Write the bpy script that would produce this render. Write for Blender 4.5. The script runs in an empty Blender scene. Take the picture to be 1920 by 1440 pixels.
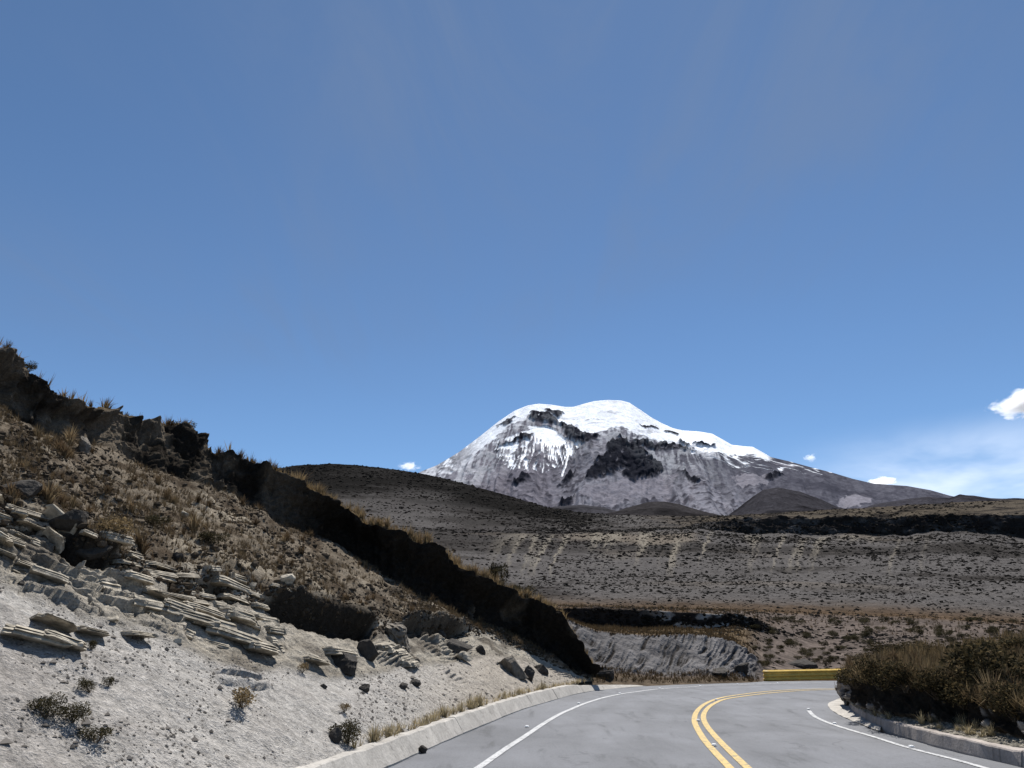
import bpy, bmesh, math, random
import numpy as np
from mathutils import Vector, Matrix

random.seed(7)
rng = np.random.default_rng(7)
scene = bpy.context.scene
COL = scene.collection

# ------------------------------------------------------------------ camera
F, HZ, CH = 1400.0, 1200.0, 1.75          # focal (px of 1920), eye-level row, eye height
TH = math.atan((HZ - 720.0) / F)
cam = bpy.data.cameras.new('camera')
cam.sensor_width = 36.0
cam.lens = 36.0 * F / 1920.0
cam.clip_start = 0.1
cam.clip_end = 90000.0
camo = bpy.data.objects.new('camera', cam)
COL.objects.link(camo)
camo.location = (0, 0, CH)
camo.rotation_euler = (math.pi / 2 + TH, 0, 0)
scene.camera = camo

# ------------------------------------------------------------------ sky, sun, exposure
SUN_EL, SUN_AZ = math.radians(60), math.radians(14)      # azimuth from +Y towards +X
SUN_DIR = Vector((math.sin(SUN_AZ) * math.cos(SUN_EL), math.cos(SUN_AZ) * math.cos(SUN_EL), math.sin(SUN_EL)))
world = bpy.data.worlds.new('World')
scene.world = world
world.use_nodes = True
wn = world.node_tree
wn.nodes.clear()
def W(t, **kw):
    n = wn.nodes.new(t)
    for k, v in kw.items():
        setattr(n, k, v)
    return n
def wmath(op, a, b=None, c=None, clamp=False):
    n = W('ShaderNodeMath', operation=op, use_clamp=clamp)
    for i, v in enumerate((a, b, c)):
        if v is None: continue
        if isinstance(v, (int, float)): n.inputs[i].default_value = v
        else: wn.links.new(v, n.inputs[i])
    return n.outputs[0]
sky = W('ShaderNodeTexSky', sky_type='NISHITA', sun_disc=False)
sky.sun_elevation = SUN_EL
sky.sun_rotation = SUN_AZ
sky.altitude = 4000.0
sky.air_density = 1.0
sky.dust_density = 0.6
sky.ozone_density = 2.0
tc = W('ShaderNodeTexCoord')
sep = W('ShaderNodeSeparateXYZ')
wn.links.new(tc.outputs['Generated'], sep.inputs[0])
zc = wmath('MAXIMUM', sep.outputs[2], 0.02)
den = wmath('ADD', zc, 0.12)
cmb = W('ShaderNodeCombineXYZ')
wn.links.new(wmath('DIVIDE', sep.outputs[0], den), cmb.inputs[0])
wn.links.new(wmath('DIVIDE', sep.outputs[1], den), cmb.inputs[1])
def wnoise(vec, scale, detail, rough, dist, rot, sc, off=(0, 0, 0)):
    mp = W('ShaderNodeMapping')
    mp.inputs['Location'].default_value = off
    mp.inputs['Rotation'].default_value = (0, 0, rot)
    mp.inputs['Scale'].default_value = sc
    wn.links.new(vec, mp.inputs['Vector'])
    n = W('ShaderNodeTexNoise')
    n.inputs['Scale'].default_value = scale
    n.inputs['Detail'].default_value = detail
    n.inputs['Roughness'].default_value = rough
    n.inputs['Distortion'].default_value = dist
    wn.links.new(mp.outputs[0], n.inputs['Vector'])
    return n.outputs['Fac']
def wramp(v, lo, hi):
    n = W('ShaderNodeMapRange', interpolation_type='SMOOTHSTEP')
    n.inputs['From Min'].default_value = lo
    n.inputs['From Max'].default_value = hi
    wn.links.new(v, n.inputs['Value'])
    return n.outputs[0]
# thin high cloud: broad veil x streaks
veil = wramp(wnoise(cmb.outputs[0], 0.75, 3, 0.5, 0.3, 0.5, (1, 0.8, 1), (6.55, 4.5, 0)), 0.34, 0.62)
streak = wramp(wnoise(cmb.outputs[0], 3.0, 8, 0.62, 1.3, -0.5, (1.0, 0.30, 1)), 0.36, 0.70)
thin = wmath('MULTIPLY', veil, wmath('MULTIPLY_ADD', streak, 0.72, 0.28))
# low bank of pale haze near the horizon on one side of the sky
lowh = wramp(sep.outputs[2], 0.255, 0.165)
side = wramp(sep.outputs[0], 0.30, 0.52)
bankn = wramp(wnoise(tc.outputs['Generated'], 2.6, 5, 0.55, 0.4, 0.3, (1, 1, 4.0)), 0.30, 0.75)
low = wmath('MULTIPLY', wmath('MULTIPLY', lowh, side), bankn)
bg_sky = W('ShaderNodeBackground')
bg_sky.inputs['Strength'].default_value = 0.094
hsv = W('ShaderNodeHueSaturation')
hsv.inputs['Saturation'].default_value = 1.03
wn.links.new(sky.outputs[0], hsv.inputs['Color'])
tint = W('ShaderNodeMix', data_type='RGBA', blend_type='MULTIPLY')
tint.inputs[0].default_value = 1.0
tint.inputs[7].default_value = (0.90, 1.0, 1.0, 1)
wn.links.new(hsv.outputs[0], tint.inputs[6])
wn.links.new(tint.outputs[2], bg_sky.inputs['Color'])
bg_cl = W('ShaderNodeBackground')
bg_cl.inputs['Color'].default_value = (0.128, 0.182, 0.292, 1)
bg_cl.inputs['Strength'].default_value = 1.0
bg_wh = W('ShaderNodeBackground')
bg_wh.inputs['Color'].default_value = (0.80, 0.87, 0.98, 1)
bg_wh.inputs['Strength'].default_value = 1.0
m1 = W('ShaderNodeMixShader'); m2 = W('ShaderNodeMixShader'); wo = W('ShaderNodeOutputWorld')
wn.links.new(wmath('MULTIPLY', wmath('MULTIPLY', thin, 0.55), wramp(sep.outputs[2], 0.26, 0.46)), m1.inputs[0])
wn.links.new(bg_sky.outputs[0], m1.inputs[1]); wn.links.new(bg_cl.outputs[0], m1.inputs[2])
wn.links.new(wmath('MULTIPLY', low, 0.95, clamp=True), m2.inputs[0])
wn.links.new(m1.outputs[0], m2.inputs[1]); wn.links.new(bg_wh.outputs[0], m2.inputs[2])
wn.links.new(m2.outputs[0], wo.inputs['Surface'])

sun = bpy.data.lights.new('sun', 'SUN')
sun.energy = 5.0
sun.angle = math.radians(0.5)
sun.color = (1.0, 0.965, 0.91)
suno = bpy.data.objects.new('sun', sun)
COL.objects.link(suno)
suno.rotation_euler = (-SUN_DIR).to_track_quat('-Z', 'Y').to_euler()
suno.location = (0, 0, 60)

scene.view_settings.view_transform = 'Standard'
scene.view_settings.look = 'None'
scene.view_settings.gamma = 1.0
scene.view_settings.exposure = 0.5
scene.render.engine = 'CYCLES'
scene.cycles.max_bounces = 8
scene.cycles.diffuse_bounces = 2
scene.cycles.transparent_max_bounces = 6
scene.cycles.use_denoising = True

# ------------------------------------------------------------------ helpers
def AE(px, py):
    """pixel of the 1920 frame -> (X/Y, Z/Y) slopes of its sight line."""
    px = np.asarray(px, float); py = np.asarray(py, float)
    x = (px - 960.0) / F; v = (720.0 - py) / F
    fy = math.cos(TH) - v * math.sin(TH)
    return x / fy, (math.sin(TH) + v * math.cos(TH)) / fy
def project(P):
    P = np.asarray(P, float)
    x = P[..., 0]; y = P[..., 1]; z = P[..., 2] - CH
    fw = y * math.cos(TH) + z * math.sin(TH)
    up = -y * math.sin(TH) + z * math.cos(TH)
    return 960 + F * x / fw, 720 - F * up / fw
def on_plane(px, py, z=0.0):
    a, e = AE(px, py)
    Y = (z - CH) / e
    return np.stack([a * Y, Y, np.full_like(Y, z)], -1)
def smooth_poly(P, n):
    """Catmull-Rom through P resampled to n even steps."""
    P = np.asarray(P, float)
    Q = np.vstack([2 * P[0] - P[1], P, 2 * P[-1] - P[-2]])
    out = []
    for i in range(1, len(Q) - 2):
        p0, p1, p2, p3 = Q[i - 1], Q[i], Q[i + 1], Q[i + 2]
        for t in np.linspace(0, 1, 24, endpoint=False):
            out.append(0.5 * (2 * p1 + (p2 - p0) * t + (2 * p0 - 5 * p1 + 4 * p2 - p3) * t * t + (3 * p1 - p0 - 3 * p2 + p3) * t ** 3))
    out.append(P[-1]); out = np.array(out)
    # soften measuring jitter
    for _ in range(25):
        out[1:-1] = 0.25 * out[:-2] + 0.5 * out[1:-1] + 0.25 * out[2:]
    L = np.r_[0, np.cumsum(np.linalg.norm(np.diff(out, axis=0), axis=1))]
    s = np.linspace(0, L[-1], n)
    return np.stack([np.interp(s, L, out[:, k]) for k in range(out.shape[1])], -1)
def poly_len(P):
    return np.r_[0, np.cumsum(np.linalg.norm(np.diff(P, axis=0), axis=1))]

def _hash(ix, iy, iz, seed):
    h = (ix * 374761393 + iy * 668265263 + iz * 2147483647 + seed * 1274126177) & 0xFFFFFFFF
    h = ((h ^ (h >> 13)) * 1274126177) & 0xFFFFFFFF
    h = ((h ^ (h >> 16)) * 2246822519) & 0xFFFFFFFF
    h = h ^ (h >> 15)
    return (h & 0xFFFF) / 65535.0
def vnoise(x, y, z, seed=0):
    """value noise, -1..1"""
    ix = np.floor(x).astype(np.int64); iy = np.floor(y).astype(np.int64); iz = np.floor(z).astype(np.int64)
    fx = x - ix; fy = y - iy; fz = z - iz
    fx = fx * fx * fx * (fx * (fx * 6 - 15) + 10); fy = fy * fy * fy * (fy * (fy * 6 - 15) + 10); fz = fz * fz * (3 - 2 * fz)
    def L(a, b, t): return a + (b - a) * t
    c = [[[_hash(ix + i, iy + j, iz + k, seed) for k in (0, 1)] for j in (0, 1)] for i in (0, 1)]
    r = L(L(L(c[0][0][0], c[0][0][1], fz), L(c[0][1][0], c[0][1][1], fz), fy),
          L(L(c[1][0][0], c[1][0][1], fz), L(c[1][1][0], c[1][1][1], fz), fy), fx)
    return r * 2 - 1
def fbm(x, y, z, oct=4, seed=0, gain=0.5, ridged=False):
    s = np.zeros(np.broadcast(x, y, z).shape); a = 1.0; tot = 0
    for o in range(oct):
        f = 2.03 ** o
        n = vnoise(x * f + 13.7 * o, y * f - 7.1 * o, z * f + 3.3 * o, seed + o)
        s += a * ((1 - 2 * np.abs(n)) if ridged else n); tot += a; a *= gain
    return s / tot
def sstep(x, a, b):
    t = np.clip((x - a) / (b - a), 0, 1)
    return t * t * (3 - 2 * t)
def inpoly(px, py, poly):
    inside = np.zeros(px.shape, bool)
    n = len(poly)
    for i in range(n):
        x1, y1 = poly[i]; x2, y2 = poly[(i + 1) % n]
        if y1 == y2: continue
        c = ((y1 > py) != (y2 > py)) & (px < (x2 - x1) * (py - y1) / (y2 - y1) + x1)
        inside ^= c
    return inside

def link(o, parent=None):
    COL.objects.link(o)
    if parent is not None: o.parent = parent
    return o
def tag(o, label=None, cat=None, group=None, kind=None):
    if label: o['label'] = label
    if cat: o['category'] = cat
    if group: o['group'] = group
    if kind: o['kind'] = kind
    return o
def mesh_np(name, V, faces, mat, col=None, smooth=True):
    """V (n,3), faces (m,k) with one k"""
    V = np.ascontiguousarray(V, np.float32).reshape(-1, 3)
    faces = np.ascontiguousarray(faces, np.int32)
    m, k = faces.shape
    me = bpy.data.meshes.new(name)
    me.vertices.add(len(V)); me.vertices.foreach_set('co', V.ravel())
    me.loops.add(m * k); me.loops.foreach_set('vertex_index', faces.ravel())
    me.polygons.add(m)
    me.polygons.foreach_set('loop_start', np.arange(0, m * k, k, dtype=np.int32))
    me.polygons.foreach_set('loop_total', np.full(m, k, np.int32))
    me.polygons.foreach_set('use_smooth', np.full(m, smooth))
    if col is not None:
        at = me.color_attributes.new('col', 'FLOAT_COLOR', 'POINT')
        c = np.ones((len(V), 4), np.float32); c[:, :col.shape[-1]] = col.reshape(len(V), -1)
        at.data.foreach_set('color', c.ravel())
    me.materials.append(mat)
    me.update(calc_edges=True); me.validate()
    return me
def grid_faces(nr, nc, keep=None):
    i = np.arange(nr * nc).reshape(nr, nc)
    f = np.stack([i[:-1, :-1], i[:-1, 1:], i[1:, 1:], i[1:, :-1]], -1).reshape(-1, 4)
    return f
def grid_normals(P):
    du = np.gradient(P, axis=1); dv = np.gradient(P, axis=0)
    n = np.cross(du, dv)
    return n / (np.linalg.norm(n, axis=-1, keepdims=True) + 1e-9)
def obj(name, me, parent=None, kind=None):
    o = bpy.data.objects.new(name, me)
    link(o, parent)
    if kind: o['kind'] = kind
    return o

# ------------------------------------------------------------------ materials
def new_mat(name):
    m = bpy.data.materials.new(name); m.use_nodes = True
    nt = m.node_tree; b = nt.nodes['Principled BSDF']
    b.inputs['Roughness'].default_value = 0.92
    b.inputs['Specular IOR Level'].default_value = 0.15
    return m, nt, b
def nd(nt, t, **kw):
    n = nt.nodes.new(t)
    for k, v in kw.items():
        if k.startswith('i_'): n.inputs[k[2:].replace('_', ' ')].default_value = v
        else: setattr(n, k, v)
    return n
def tex_noise(nt, vec, scale, detail=4, rough=0.6, dist=0.0):
    n = nd(nt, 'ShaderNodeTexNoise', i_Scale=scale, i_Detail=detail, i_Roughness=rough, i_Distortion=dist)
    nt.links.new(vec, n.inputs['Vector']); return n.outputs['Fac']
def ramp(nt, v, stops):
    r = nd(nt, 'ShaderNodeValToRGB'); e = r.color_ramp.elements
    while len(e) < len(stops): e.new(0.5)
    for k, (p, c) in enumerate(stops):
        e[k].position = p; e[k].color = (c, c, c, 1) if isinstance(c, (int, float)) else (*c, 1)
    nt.links.new(v, r.inputs[0]); return r.outputs[0]
def mixc(nt, mode, fac, a, b):
    n = nd(nt, 'ShaderNodeMix', data_type='RGBA', blend_type=mode)
    for s, v in ((n.inputs[0], fac), (n.inputs[6], a), (n.inputs[7], b)):
        if isinstance(v, (int, float)): s.default_value = v
        elif isinstance(v, tuple): s.default_value = (*v, 1)
        else: nt.links.new(v, s)
    return n.outputs[2]
def geo_pos(nt):
    return nd(nt, 'ShaderNodeNewGeometry').outputs['Position']
def bump(nt, b, h, strength, dist):
    n = nd(nt, 'ShaderNodeBump', i_Strength=strength, i_Distance=dist)
    nt.links.new(h, n.inputs['Height']); nt.links.new(n.outputs[0], b.inputs['Normal']); return n
def terrain_mat(name, s1, s2, bstr, bdist, amp=(0.55, 1.35)):
    """albedo from the mesh's soil colours, broken up by two sizes of grain, with fine relief"""
    m, nt, b = new_mat(name)
    b.inputs['Specular IOR Level'].default_value = 0.0
    at = nd(nt, 'ShaderNodeAttribute', attribute_name='col')
    p = geo_pos(nt)
    n1 = tex_noise(nt, p, s1, 6, 0.68); n2 = tex_noise(nt, p, s2, 5, 0.65)
    c = mixc(nt, 'MULTIPLY', 1.0, at.outputs['Color'], ramp(nt, n1, [(0.30, amp[0]), (0.68, amp[1])]))
    c = mixc(nt, 'MULTIPLY', 1.0, c, ramp(nt, n2, [(0.32, amp[0] * 1.05), (0.66, amp[1] * 0.98)]))
    nt.links.new(c, b.inputs['Base Color'])
    h = nd(nt, 'ShaderNodeMath', operation='MULTIPLY_ADD'); h.inputs[1].default_value = 0.45
    nt.links.new(n2, h.inputs[0]); nt.links.new(n1, h.inputs[2])
    bump(nt, b, h.outputs[0], bstr, bdist)
    return m
M_BANK = terrain_mat('bank_soil', 7.0, 30.0, 0.9, 0.10, (0.64, 1.28))
M_VALLEY = terrain_mat('valley_soil', 0.35, 1.6, 0.8, 0.6, (0.62, 1.30))
M_MOUNT = terrain_mat('mountain_rock', 0.012, 0.05, 0.8, 10.0, (0.75, 1.20))
M_HILL = terrain_mat('foothill_soil', 0.02, 0.08, 0.8, 6.0, (0.65, 1.25))
M_VERGE = terrain_mat('verge_soil', 4.0, 18.0, 0.9, 0.08, (0.65, 1.25))

def simple_mat(name, col, rough=0.9, var=0.3, scale=6.0, bstr=0.4, bdist=0.03, objrand=0.0, spec=0.15):
    m, nt, b = new_mat(name)
    b.inputs['Roughness'].default_value = rough
    b.inputs['Specular IOR Level'].default_value = spec
    p = geo_pos(nt)
    n = tex_noise(nt, p, scale, 5, 0.65)
    c = mixc(nt, 'MULTIPLY', 1.0, col, ramp(nt, n, [(0.3, 1 - var), (0.7, 1 + var)]))
    if objrand:
        oi = nd(nt, 'ShaderNodeObjectInfo')
        c = mixc(nt, 'MULTIPLY', 1.0, c, ramp(nt, oi.outputs['Random'], [(0.0, 1 - objrand), (1.0, 1 + objrand)]))
    nt.links.new(c, b.inputs['Base Color'])
    bump(nt, b, n, bstr, bdist)
    return m
def veg_mat(name, objrand=0.25):
    m, nt, b = new_mat(name)
    at = nd(nt, 'ShaderNodeAttribute', attribute_name='col')
    oi = nd(nt, 'ShaderNodeObjectInfo')
    c = mixc(nt, 'MULTIPLY', 1.0, at.outputs['Color'], ramp(nt, oi.outputs['Random'], [(0.0, 1 - objrand), (1.0, 1 + objrand)]))
    nt.links.new(c, b.inputs['Base Color'])
    b.inputs['Specular IOR Level'].default_value = 0.03
    tr = nd(nt, 'ShaderNodeBsdfTranslucent'); nt.links.new(c, tr.inputs['Color'])
    mx = nd(nt, 'ShaderNodeMixShader'); mx.inputs[0].default_value = 0.25
    out = nt.nodes['Material Output']
    nt.links.new(b.outputs[0], mx.inputs[1]); nt.links.new(tr.outputs[0], mx.inputs[2]); nt.links.new(mx.outputs[0], out.inputs['Surface'])
    return m
M_VEG = veg_mat('dry_leaves')
M_ROCKP = simple_mat('pale_rock', (0.31, 0.275, 0.22), var=0.6, scale=7, bstr=0.9, bdist=0.04, objrand=0.15)
M_ROCKD = simple_mat('dark_rock', (0.050, 0.044, 0.038), var=0.4, scale=8, bstr=0.9, bdist=0.05, objrand=0.2)  # base colour darkened, mostly for the shaded sides of the rocks
M_ROCKM = simple_mat('brown_rock', (0.155, 0.135, 0.11), var=0.5, scale=8, bstr=0.9, bdist=0.05, objrand=0.15)
M_STEM = simple_mat('stem_bark', (0.09, 0.07, 0.05), var=0.3, scale=30)

# ------------------------------------------------------------------ plan of the road (photo measurements carried onto the road plane)
def plan(pts, z=0.0): return on_plane([p[0] for p in pts], [p[1] for p in pts], z)[:, :2]
left_base = plan([(727, 1438), (787, 1412), (853, 1383), (927, 1352), (977, 1332), (1027, 1317), (1093, 1299), (1160, 1290.5), (1230, 1285), (1330, 1280), (1440, 1277)])
d0 = left_base[0] - left_base[1]; d0 /= np.linalg.norm(d0)
left_base = np.vstack([left_base[0] + d0 * np.array([[26], [16], [8]]), left_base])
dE = np.array([0.93, -0.12])
left_base = np.vstack([left_base, left_base[-1] + np.array([[5, -.2], [11, -1.2], [18, -3.2], [34, -9.5]])])
LB = smooth_poly(left_base, 420)
right_base = plan([(1901, 1435.5), (1806, 1412.5), (1711, 1388), (1646, 1371.5)])
d1 = right_base[0] - right_base[1]; d1 /= np.linalg.norm(d1)
apron = plan([(1612, 1358), (1575, 1342), (1556, 1329), (1553, 1319), (1570, 1312), (1592, 1308)])
right_edge = np.vstack([right_base[0] + d1 * np.array([[24], [14], [6]]), right_base, apron, apron[-1] + np.array([[2.5, .5], [7, -.6], [14, -3.0], [30, -9.5]])])
RE = smooth_poly(right_edge, 420)

# ------------------------------------------------------------------ ground
me = mesh_np('ground', [(-40000, -40000, -2.6), (40000, -40000, -2.6), (40000, 40000, -2.6), (-40000, 40000, -2.6)], [[0, 1, 2, 3]],
             simple_mat('plain_soil', (0.16, 0.14, 0.12), scale=0.05, bstr=0.3, bdist=1.0))
obj('ground', me, kind='structure')

# ------------------------------------------------------------------ road
def asphalt():
    m, nt, b = new_mat('worn_asphalt')
    p = geo_pos(nt)
    big = tex_noise(nt, p, 0.35, 5, 0.6, 0.6); fine = tex_noise(nt, p, 30, 4, 0.7); grit = tex_noise(nt, p, 140, 2, 0.6)
    mp = nd(nt, 'ShaderNodeMapping'); mp.inputs['Scale'].default_value = (1.6, 0.35, 1); mp.inputs['Rotation'].default_value = (0, 0, -0.35)
    nt.links.new(p, mp.inputs['Vector'])
    wear = tex_noise(nt, mp.outputs[0], 1.3, 6, 0.65, 0.5)
    c = mixc(nt, 'MULTIPLY', 1.0, (0.124, 0.127, 0.138), ramp(nt, big, [(0.3, 0.72), (0.7, 1.22)]))
    c = mixc(nt, 'MULTIPLY', 1.0, c, ramp(nt, wear, [(0.30, 0.55), (0.43, 0.95), (0.8, 1.14)]))
    c = mixc(nt, 'MULTIPLY', 1.0, c, ramp(nt, fine, [(0.3, 0.8), (0.7, 1.18)]))
    c = mixc(nt, 'MULTIPLY', 1.0, c, ramp(nt, grit, [(0.3, 0.75), (0.7, 1.22)]))
    at = nd(nt, 'ShaderNodeAttribute', attribute_name='col')
    c = mixc(nt, 'MULTIPLY', ramp(nt, tex_noise(nt, p, 0.8, 5, 0.6), [(0.3, 0.4), (0.6, 1.0)]), c, at.outputs['Color'])
    spots = ramp(nt, tex_noise(nt, p, 2.6, 6, 0.75, 0.8), [(0.32, 0.50), (0.39, 1.0)])
    c = mixc(nt, 'MULTIPLY', 1.0, c, spots)
    vo = nd(nt, 'ShaderNodeTexVoronoi', feature='DISTANCE_TO_EDGE', i_Scale=0.55)
    warp = nd(nt, 'ShaderNodeTexNoise', i_Scale=1.2, i_Detail=5.0)
    nt.links.new(p, warp.inputs['Vector'])
    add = nd(nt, 'ShaderNodeVectorMath', operation='MULTIPLY_ADD'); add.inputs[1].default_value = (1.6, 1.6, 0)
    nt.links.new(warp.outputs['Color'], add.inputs[0]); nt.links.new(p, add.inputs[2]); nt.links.new(add.outputs[0], vo.inputs['Vector'])
    crack = ramp(nt, vo.outputs['Distance'], [(0.0, 0.8), (0.011, 0.0)])
    gate = ramp(nt, tex_noise(nt, p, 0.22, 3, 0.5), [(0.50, 0.0), (0.58, 1.0)])
    cm = nd(nt, 'ShaderNodeMath', operation='MULTIPLY'); nt.links.new(crack, cm.inputs[0]); nt.links.new(gate, cm.inputs[1])
    c = mixc(nt, 'MIX', cm.outputs[0], c, (0.055, 0.055, 0.06))
    nt.links.new(c, b.inputs['Base Color'])
    b.inputs['Roughness'].default_value = 0.72; b.inputs['Specular IOR Level'].default_value = 0.3
    bump(nt, b, grit, 0.5, 0.008)
    return m
M_ASPH = asphalt()
n_st, n_ac = 420, 60
w = np.linspace(0, 1, n_ac)[:, None, None]
RP = LB[None] * (1 - w) + RE[None] * w
RZ = np.zeros(RP.shape[:2]) + 0.012 * vnoise(RP[..., 0] * .5, RP[..., 1] * .5, RP[..., 0] * 0, 3)
V = np.dstack([RP, RZ])
lat = np.linspace(0, 1, n_ac)
tyre = 1 - 0.16 * sum(np.exp(-((lat - c_) / 0.035) ** 2) for c_ in (0.24, 0.40, 0.60, 0.76)) - 0.10 * sum(np.exp(-((lat - c_) / 0.05) ** 2) for c_ in (0.03, 0.97))
rcol = np.repeat(np.repeat(tyre[:, None, None], n_st, 1), 3, 2)
road = obj('road', mesh_np('road', V, grid_faces(n_ac, n_st)[:, ::-1], M_ASPH, rcol.reshape(-1, 3)), kind='structure')

def paint(name, col, worn):
    m, nt, b = new_mat(name)
    p = geo_pos(nt)
    n = tex_noise(nt, p, 9, 8, 0.78, 0.4); g = tex_noise(nt, p, 45, 4, 0.7)
    f = ramp(nt, n, [(worn, 0.0), (worn + 0.14, 1.0)])
    c = mixc(nt, 'MIX', f, (0.15, 0.15, 0.155), col)
    c = mixc(nt, 'MULTIPLY', 1.0, c, ramp(nt, g, [(0.3, 0.68), (0.65, 1.1)]))
    nt.links.new(c, b.inputs['Base Color']); b.inputs['Roughness'].default_value = 0.7
    return m
M_WHITE = paint('white_road_paint', (0.50, 0.50, 0.50), 0.37)
M_YEL = paint('yellow_road_paint', (0.56, 0.41, 0.17), 0.36)
def ribbon(P, width, z, nsub=3):
    T = np.gradient(P, axis=0); T /= np.linalg.norm(T, axis=1, keepdims=True)
    Nn = np.c_[-T[:, 1], T[:, 0]]
    rows = []
    for k in range(nsub):
        q = P + Nn * (k / (nsub - 1) - .5) * width
        rows.append(np.c_[q, np.full(len(q), z) + 0.012 * vnoise(q[:, 0] * .5, q[:, 1] * .5, q[:, 0] * 0, 3)])
    return np.array(rows)
def line_part(name, pts, width, mat, ext0=0.0, label=None):
    P = plan(pts)
    d = P[0] - P[1]; d /= np.linalg.norm(d)
    if ext0: P = np.vstack([P[0] + d * np.array([[ext0], [ext0 * .5]]), P])
    P = smooth_poly(P, 160)
    R = ribbon(P, width, 0.008)
    o = obj(name, mesh_np(name, R, grid_faces(3, len(P))[:, ::-1], mat), road)
    if label: o['label'] = label
    return P
Yl = [(1366.7, 1438), (1340, 1410), (1320, 1386.7), (1306, 1363), (1302, 1350), (1305, 1336.7), (1315, 1325), (1333, 1314.5), (1360, 1307), (1403, 1300.7), (1453, 1295.5), (1527, 1292.3), (1600, 1292)]
Yr = [(1400, 1438), (1373, 1413), (1346.7, 1386.7), (1326.7, 1363), (1319, 1346.7), (1322, 1334), (1333, 1323), (1353, 1313), (1378, 1308), (1420, 1302.3), (1470, 1297.3), (1530, 1294.2), (1600, 1294)]
LWp = [(900, 1436.7), (943, 1408), (1006.7, 1365), (1055, 1337), (1103, 1317), (1160, 1302), (1200, 1296.5), (1240, 1292), (1290, 1288.5), (1360, 1285), (1440, 1282.5), (1540, 1281.5)]
RWp = [(1844, 1439), (1779, 1420.7), (1706, 1402), (1644, 1384), (1590, 1368), (1549, 1354), (1527, 1343.5), (1516.5, 1333)]
line_part('centre_line', Yl, 0.125, M_YEL, 12)
line_part('centre_line', Yr, 0.125, M_YEL, 12)
line_part('edge_line', LWp, 0.12, M_WHITE, 12)
line_part('edge_line', RWp, 0.10, M_WHITE, 12)

# reflective studs
bm = bmesh.new()
bmesh.ops.create_cube(bm, size=1.0)
for v in bm.verts:
    top = v.co.z > 0
    v.co.x *= 0.085 * (0.75 if top else 1); v.co.y *= 0.10 * (0.6 if top else 1); v.co.z = 0.028 if top else 0.0
bmesh.ops.bevel(bm, geom=bm.edges[:], offset=0.006, segments=1, affect='EDGES')
stud_me = bpy.data.meshes.new('road_stud'); bm.to_mesh(stud_me); bm.free()
stud_me.materials.append(simple_mat('stud_white', (0.75, 0.75, 0.74), 0.5, 0.1, 40))
for (px, py) in [(988, 1364), (1085, 1320), (1023, 1317), (1162, 1301), (1237, 1291), (1339, 1399), (1309, 1352), (1343, 1313), (1565, 1358), (1709, 1402), (1516, 1331), (1458, 1282), (1313, 1287), (1383, 1283)]:
    q = on_plane([px], [py])[0]
    o = obj('road_stud', stud_me, road); o.location = (q[0], q[1], 0.012); o.rotation_euler = (0, 0, random.uniform(-.4, .4))

# ------------------------------------------------------------------ kerbs
def kerb_mat(name, col):
    m, nt, b = new_mat(name)
    p = geo_pos(nt)
    n1 = tex_noise(nt, p, 2.2, 5, 0.65, 0.4); n2 = tex_noise(nt, p, 24, 4, 0.7)
    mp = nd(nt, 'ShaderNodeMapping'); mp.inputs['Scale'].default_value = (9, 9, 0.8); nt.links.new(p, mp.inputs['Vector'])
    n3 = tex_noise(nt, mp.outputs[0], 1.0, 4, 0.6)
    c = mixc(nt, 'MULTIPLY', 1.0, col, ramp(nt, n1, [(0.3, 0.72), (0.7, 1.18)]))
    c = mixc(nt, 'MULTIPLY', 1.0, c, ramp(nt, n2, [(0.3, 0.82), (0.7, 1.15)]))
    c = mixc(nt, 'MULTIPLY', 1.0, c, ramp(nt, n3, [(0.28, 0.55), (0.42, 1.0)]))
    nt.links.new(c, b.inputs['Base Color']); bump(nt, b, n2, 0.5, 0.02)
    return m
M_KERBL = kerb_mat('pale_concrete', (0.40, 0.375, 0.34))
M_KERBR = kerb_mat('grey_concrete', (0.35, 0.31, 0.28))
def kerb(name, P, prof, seg, mat, side, seed, gap=0.012, taper=0.0):
    """prof: [(outward, height)]; side +1 = outward is left of travel"""
    root = bpy.data.objects.new(name, None); link(root); root['kind'] = 'structure'
    L = poly_len(P); r = random.Random(seed)
    s = 0.0
    while s < L[-1] - 0.5:
        e = min(s + seg * r.uniform(0.9, 1.1), L[-1])
        ss = np.linspace(s + gap / 2, e - gap / 2, 14)
        c = np.stack([np.interp(ss, L, P[:, k]) for k in (0, 1)], -1)
        T = np.gradient(c, axis=0); T /= np.linalg.norm(T, axis=1, keepdims=True)
        Nn = np.c_[-T[:, 1], T[:, 0]] * side
        dz = r.uniform(-.008, .008); do = r.uniform(-.012, .012)
        rows = []
        for (o_, z_) in prof:
            chip = 0.012 * vnoise(c[:, 0] * 5 + o_ * 9, c[:, 1] * 5, np.full(len(c), z_ * 7), seed)
            tp = 1.0 if (taper == 0 or z_ < 0) else np.clip((L[-1] - ss) / taper, 0.02, 1)
            rows.append(np.c_[c + Nn * (o_ + do + chip[:, None]), (np.full(len(c), z_ + (dz if z_ > .05 else 0)) + chip * (z_ > .05)) * tp])
        G = np.array(rows); nr, nc = G.shape[:2]
        f = grid_faces(nr, nc).tolist()
        V = G.reshape(-1, 3).tolist()
        cap0 = [k * nc for k in range(nr)]; cap1 = [k * nc + nc - 1 for k in range(nr)]
        me = bpy.data.meshes.new('kerb_block'); me.from_pydata(V, [], f + [cap0, cap1[::-1]]); me.materials.append(mat)
        me.update()
        obj('kerb_block', me, root)
        s = e
    return root
bev = [(0.0, -0.25), (0.0, 0.02), (0.16, 0.255), (0.18, 0.285), (0.21, 0.297), (0.33, 0.30), (0.35, 0.28), (0.36, -0.25)]
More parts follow.
